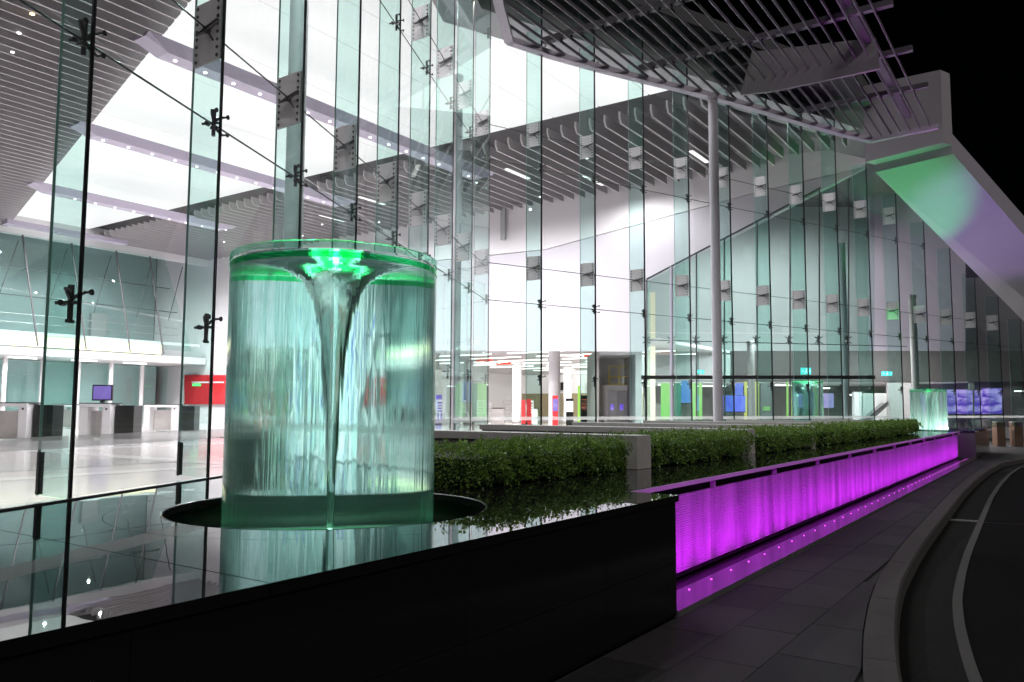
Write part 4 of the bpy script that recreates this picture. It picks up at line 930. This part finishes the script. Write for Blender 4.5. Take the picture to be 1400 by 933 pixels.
cr = n_.new('ShaderNodeValToRGB'); e = cr.color_ramp.elements; e[0].position = .3; e[0].color = (.06, .14, .022, 1); e[1].position = .72; e[1].color = (.24, .38, .07, 1); l_.new(no.outputs['Fac'], cr.inputs[0]); l_.new(cr.outputs[0], b_.inputs['Base Color'])
b_.inputs['Roughness'].default_value = .42
tb = n_.new('ShaderNodeBsdfTranslucent'); l_.new(cr.outputs[0], tb.inputs[0]); mx = n_.new('ShaderNodeMixShader'); mx.inputs[0].default_value = .3; l_.new(b_.outputs[0], mx.inputs[1]); l_.new(tb.outputs[0], mx.inputs[2]); l_.new(mx.outputs[0], n_['Material Output'].inputs[0])
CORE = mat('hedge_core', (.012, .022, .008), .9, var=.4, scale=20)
TWIG = mat('hedge_twig', (.05, .04, .025), .8)
def leaves(P, Nrm, size):
    n = len(P); d = rng.normal(size=(n, 3)); d[:, 2] += .5; d += Nrm*.9; d /= np.linalg.norm(d, axis=1)[:, None]
    s = np.cross(d, rng.normal(size=(n, 3))); s /= np.linalg.norm(s, axis=1)[:, None]; up = np.cross(s, d)
    L = (size*rng.uniform(.65, 1.25, n))[:, None]; tip = P+d*L; mid = P+d*L*.5
    v = np.stack([P, mid+s*L*.3+up*L*.07, tip, mid-s*L*.3+up*L*.07], 1).reshape(-1, 3)
    return v
def hedge(u0, u1, n0, n1, h, label, dens, size):
    c = W((u0+u1)/2, (n0+n1)/2, ZP)
    root = thing('hedge', c, label, 'hedge', 'clipped hedges between the benches')
    L, Dp = u1-u0, n1-n0
    def place(uu, nn, zz): return np.array(P0)[None]+np.outer(uu, np.array(UA))+np.outer(nn, np.array(NA))+np.outer(zz, np.array(ZA))+np.array([0, 0, ZP])
    ptsP = []; ptsN = []
    k1 = int(L*h*dens*1.9)
    uu = rng.uniform(u0, u1, k1); zz = h*rng.uniform(0, 1, k1)**.58; bulge = .05*np.sin(uu*7)+.04*np.sin(uu*17+zz*20)+.03*np.sin(uu*31)
    nn = n0+rng.exponential(.05, k1)-.02+bulge; ptsP.append(place(uu, nn, zz)); ptsN.append(np.tile(-np.array(NA), (k1, 1)))
    k2 = int(L*Dp*dens*.42); uu = rng.uniform(u0, u1, k2); nn = n0+Dp*rng.uniform(0, 1, k2)**1.4; top = h+.025*np.sin(uu*9+nn*5)+.02*np.sin(uu*23)*np.sin(nn*19)
    zz = top-rng.exponential(.03, k2)+.02; ptsP.append(place(uu, nn, zz)); ptsN.append(np.tile(np.array(ZA), (k2, 1)))
    for us, sg in ((u0, -1), (u1, 1)):
        k3 = int(min(Dp, 2)*h*dens*1.1); nn = n0+min(Dp, 2)*rng.uniform(0, 1, k3); zz = h*rng.uniform(0, 1, k3)
        ptsP.append(place(us-sg*rng.exponential(.05, k3)+sg*.02, nn, zz)); ptsN.append(np.tile(np.array(UA)*sg, (k3, 1)))
    # loose sprigs standing above the clipped top, with leaves in pairs up the stem
    ns = int(L*Dp*dens*.012)+int(L*12); sp = MB()
    for _ in range(ns):
        a = rng.uniform(u0, u1); b = n0+Dp*rng.uniform(0, 1)**2*.8+.03; hh = rng.uniform(.03, .11); lean = rng.normal(0, .025, 2)
        zs = np.linspace(h-.02, h+hh, 7); tt = (zs-zs[0])/(zs[-1]-zs[0])
        pp = place(a+lean[0]*tt, b+lean[1]*tt, zs)
        for q in (pp, pp): ptsP.append(q); ptsN.append(np.tile(np.array(ZA)*.5, (7, 1)))
        sp.add([pp[0]-np.array([.002, 0, 0]), pp[0]+np.array([.002, 0, 0]), pp[-1]], [(0, 1, 2)])
    P = np.concatenate(ptsP); Nn = np.concatenate(ptsN); v = leaves(P, Nn, size)-np.array(c); n = len(P)
    me = bpy.data.meshes.new('foliage'); me.vertices.add(4*n); me.vertices.foreach_set('co', v.ravel()); me.loops.add(4*n); me.loops.foreach_set('vertex_index', np.arange(4*n))
    me.polygons.add(n); me.polygons.foreach_set('loop_start', np.arange(n)*4); me.polygons.foreach_set('loop_total', np.full(n, 4)); me.update(calc_edges=True); me.materials.append(LEAF)
    o = bpy.data.objects.new('foliage', me); COL.objects.link(o); o.parent = root; o['kind'] = 'stuff'
    MB().gbox(u0+.07, u1-.07, n0+.11, n1-.05, ZP+.02, ZP+h-.06).build('inner_branches', CORE, root)  # dark solid stands in for the shade inside the hedge
    sp.build('sprig_stems', TWIG, root)['kind'] = 'stuff'
HL = ['dense dark green clipped hedge right beside the front fountain', 'clipped green hedge between the nearest and second bench', 'clipped green hedge between the second and third bench', 'clipped green hedge between the third and fourth bench', 'clipped green hedge between the fourth and fifth bench', 'clipped green hedge past the fifth bench, ending in front of the far fountain']
hs = [(-.5, 2.22)]+[(BU[i]+.12, BU[i+1]-.36) for i in range(5)]
for i, (a, b) in enumerate(hs):
    d = [5200, 3600, 2200, 1400, 1000, 800][i]; sz = [.026, .028, .034, .042, .05, .055][i]
    hedge(a, b, (1.5, 1.34, 1.28, 1.2, 1.15, 1.1)[i], (2.55, 2.4, 2.3, 2.2, 2.1, 2.0)[i], (.30 if i == 0 else .315), HL[i], d, sz)
# ================================================================== FAR RIGHT: SCREENS, BOLLARDS, FORECOURT BUILDING
fb = thing('forecourt_building', at(1350, 600, 47), 'grey building wall behind the purple screens at the far right', 'building')
vbox(1240, 1460, 522, 606, 47, .4, 'ground_wall', mat('forecourt_wall', (.17, .165, .17), .7, var=.15, scale=.6), fb)
vbox(1240, 1460, 481, 521.5, 46.6, .4, 'dark_band', mat('forecourt_band', (.035, .034, .034), .6), fb)
vbox(1240, 1460, 380, 480.5, 47.4, .4, 'upper_wall', mat('forecourt_upper', (.15, .14, .165), .7), fb)
vbox(1337, 1460, 601, 603.5, 46.5, .3, 'ground_light', STRIP, fb)
for x0, x1, y in ((1388, 1400, 535), (1346, 1356, 541), (1372, 1386, 519)): vbox(x0, x1, y-.7, y+.7, 46.5, .1, 'wall_lamp', STRIP, fb)
for x in (1306, 1320, 1344): vbox(x, x+7, 577, 587, 46.7, .15, 'wall_vent', DGREY, fb)
VIO = emit_noise('violet_screen', (.10, .05, .55), (.52, .42, 1), .85, .9, (1.2, 1.2, 3), (.42, .55))
for x0, x1, y0, y1, lb in ((1294, 1309, 533, 566, 'narrow purple screen at the right edge of the far fountain'), (1310, 1331, 533, 566, 'purple picture screen beside the dark post'), (1332.5, 1343, 534, 566, 'slim purple screen right of the dark post'), (1344, 1370, 531, 566, 'large purple advertising screen at the far right')):
    t = thing('screen', at((x0+x1)/2, y1, 45.8), lb, 'screen', 'purple screens on the forecourt wall')
    vbox(x0, x1, y0, y1, 45.9, .12, 'screen_face', VIO, t); vbox(x0-.6, x1+.6, y1+.1, y1+1.2, 45.85, .2, 'screen_frame', BLACK, t)
t = thing('sign_post', at(1331, 590, 43), 'thin dark post with a square sign box before the purple screens', 'post')
MB().tube([at(1331, 592, 43), at(1331, 527, 43)], .045, 8).build('pole', DARKSTEEL, t, True); vbox(1325.5, 1332, 524, 534, 42.9, .15, 'sign_box', DGREY, t)
for x, lb in ((1366, 'timber-faced bollard at the far right, left one of three'), (1390, 'timber-faced bollard at the far right, middle one'), (1412, 'timber-faced bollard cut by the right edge of the view')):
    d = ray(x, 605); Y = 36; p = at(x, 605, Y); p.z = 0
    t = thing('bollard', p, lb, 'bollard', 'timber bollards on the forecourt')
    MB().box(p+ZA*.55, (.19, 0, 0), (0, .19, 0), ZA*.53).build('bollard_body', WOOD, t, bevel=.02); MB().box(p+ZA*1.1, (.2, 0, 0), (0, .2, 0), ZA*.02).build('bollard_cap', STEEL, t); MB().box(p+ZA*.01, (.23, 0, 0), (0, .23, 0), ZA*.01).build('bollard_base', STEEL, t)
t = thing('market_canopy', at(1362, 590, 44), 'dark slanted counter canopy behind the bollards', 'canopy')
MB().prism([at(1344, 575, 44), at(1352, 584, 44), at(1368, 586, 44), at(1378, 572, 44)], (0, 1.2, 0)).build('canopy_body', DGREY, t)
MB().tube([at(1368, 605, 44.2), at(1368, 585, 44.2)], .06, 8).build('canopy_leg', DARKSTEEL, t, True)
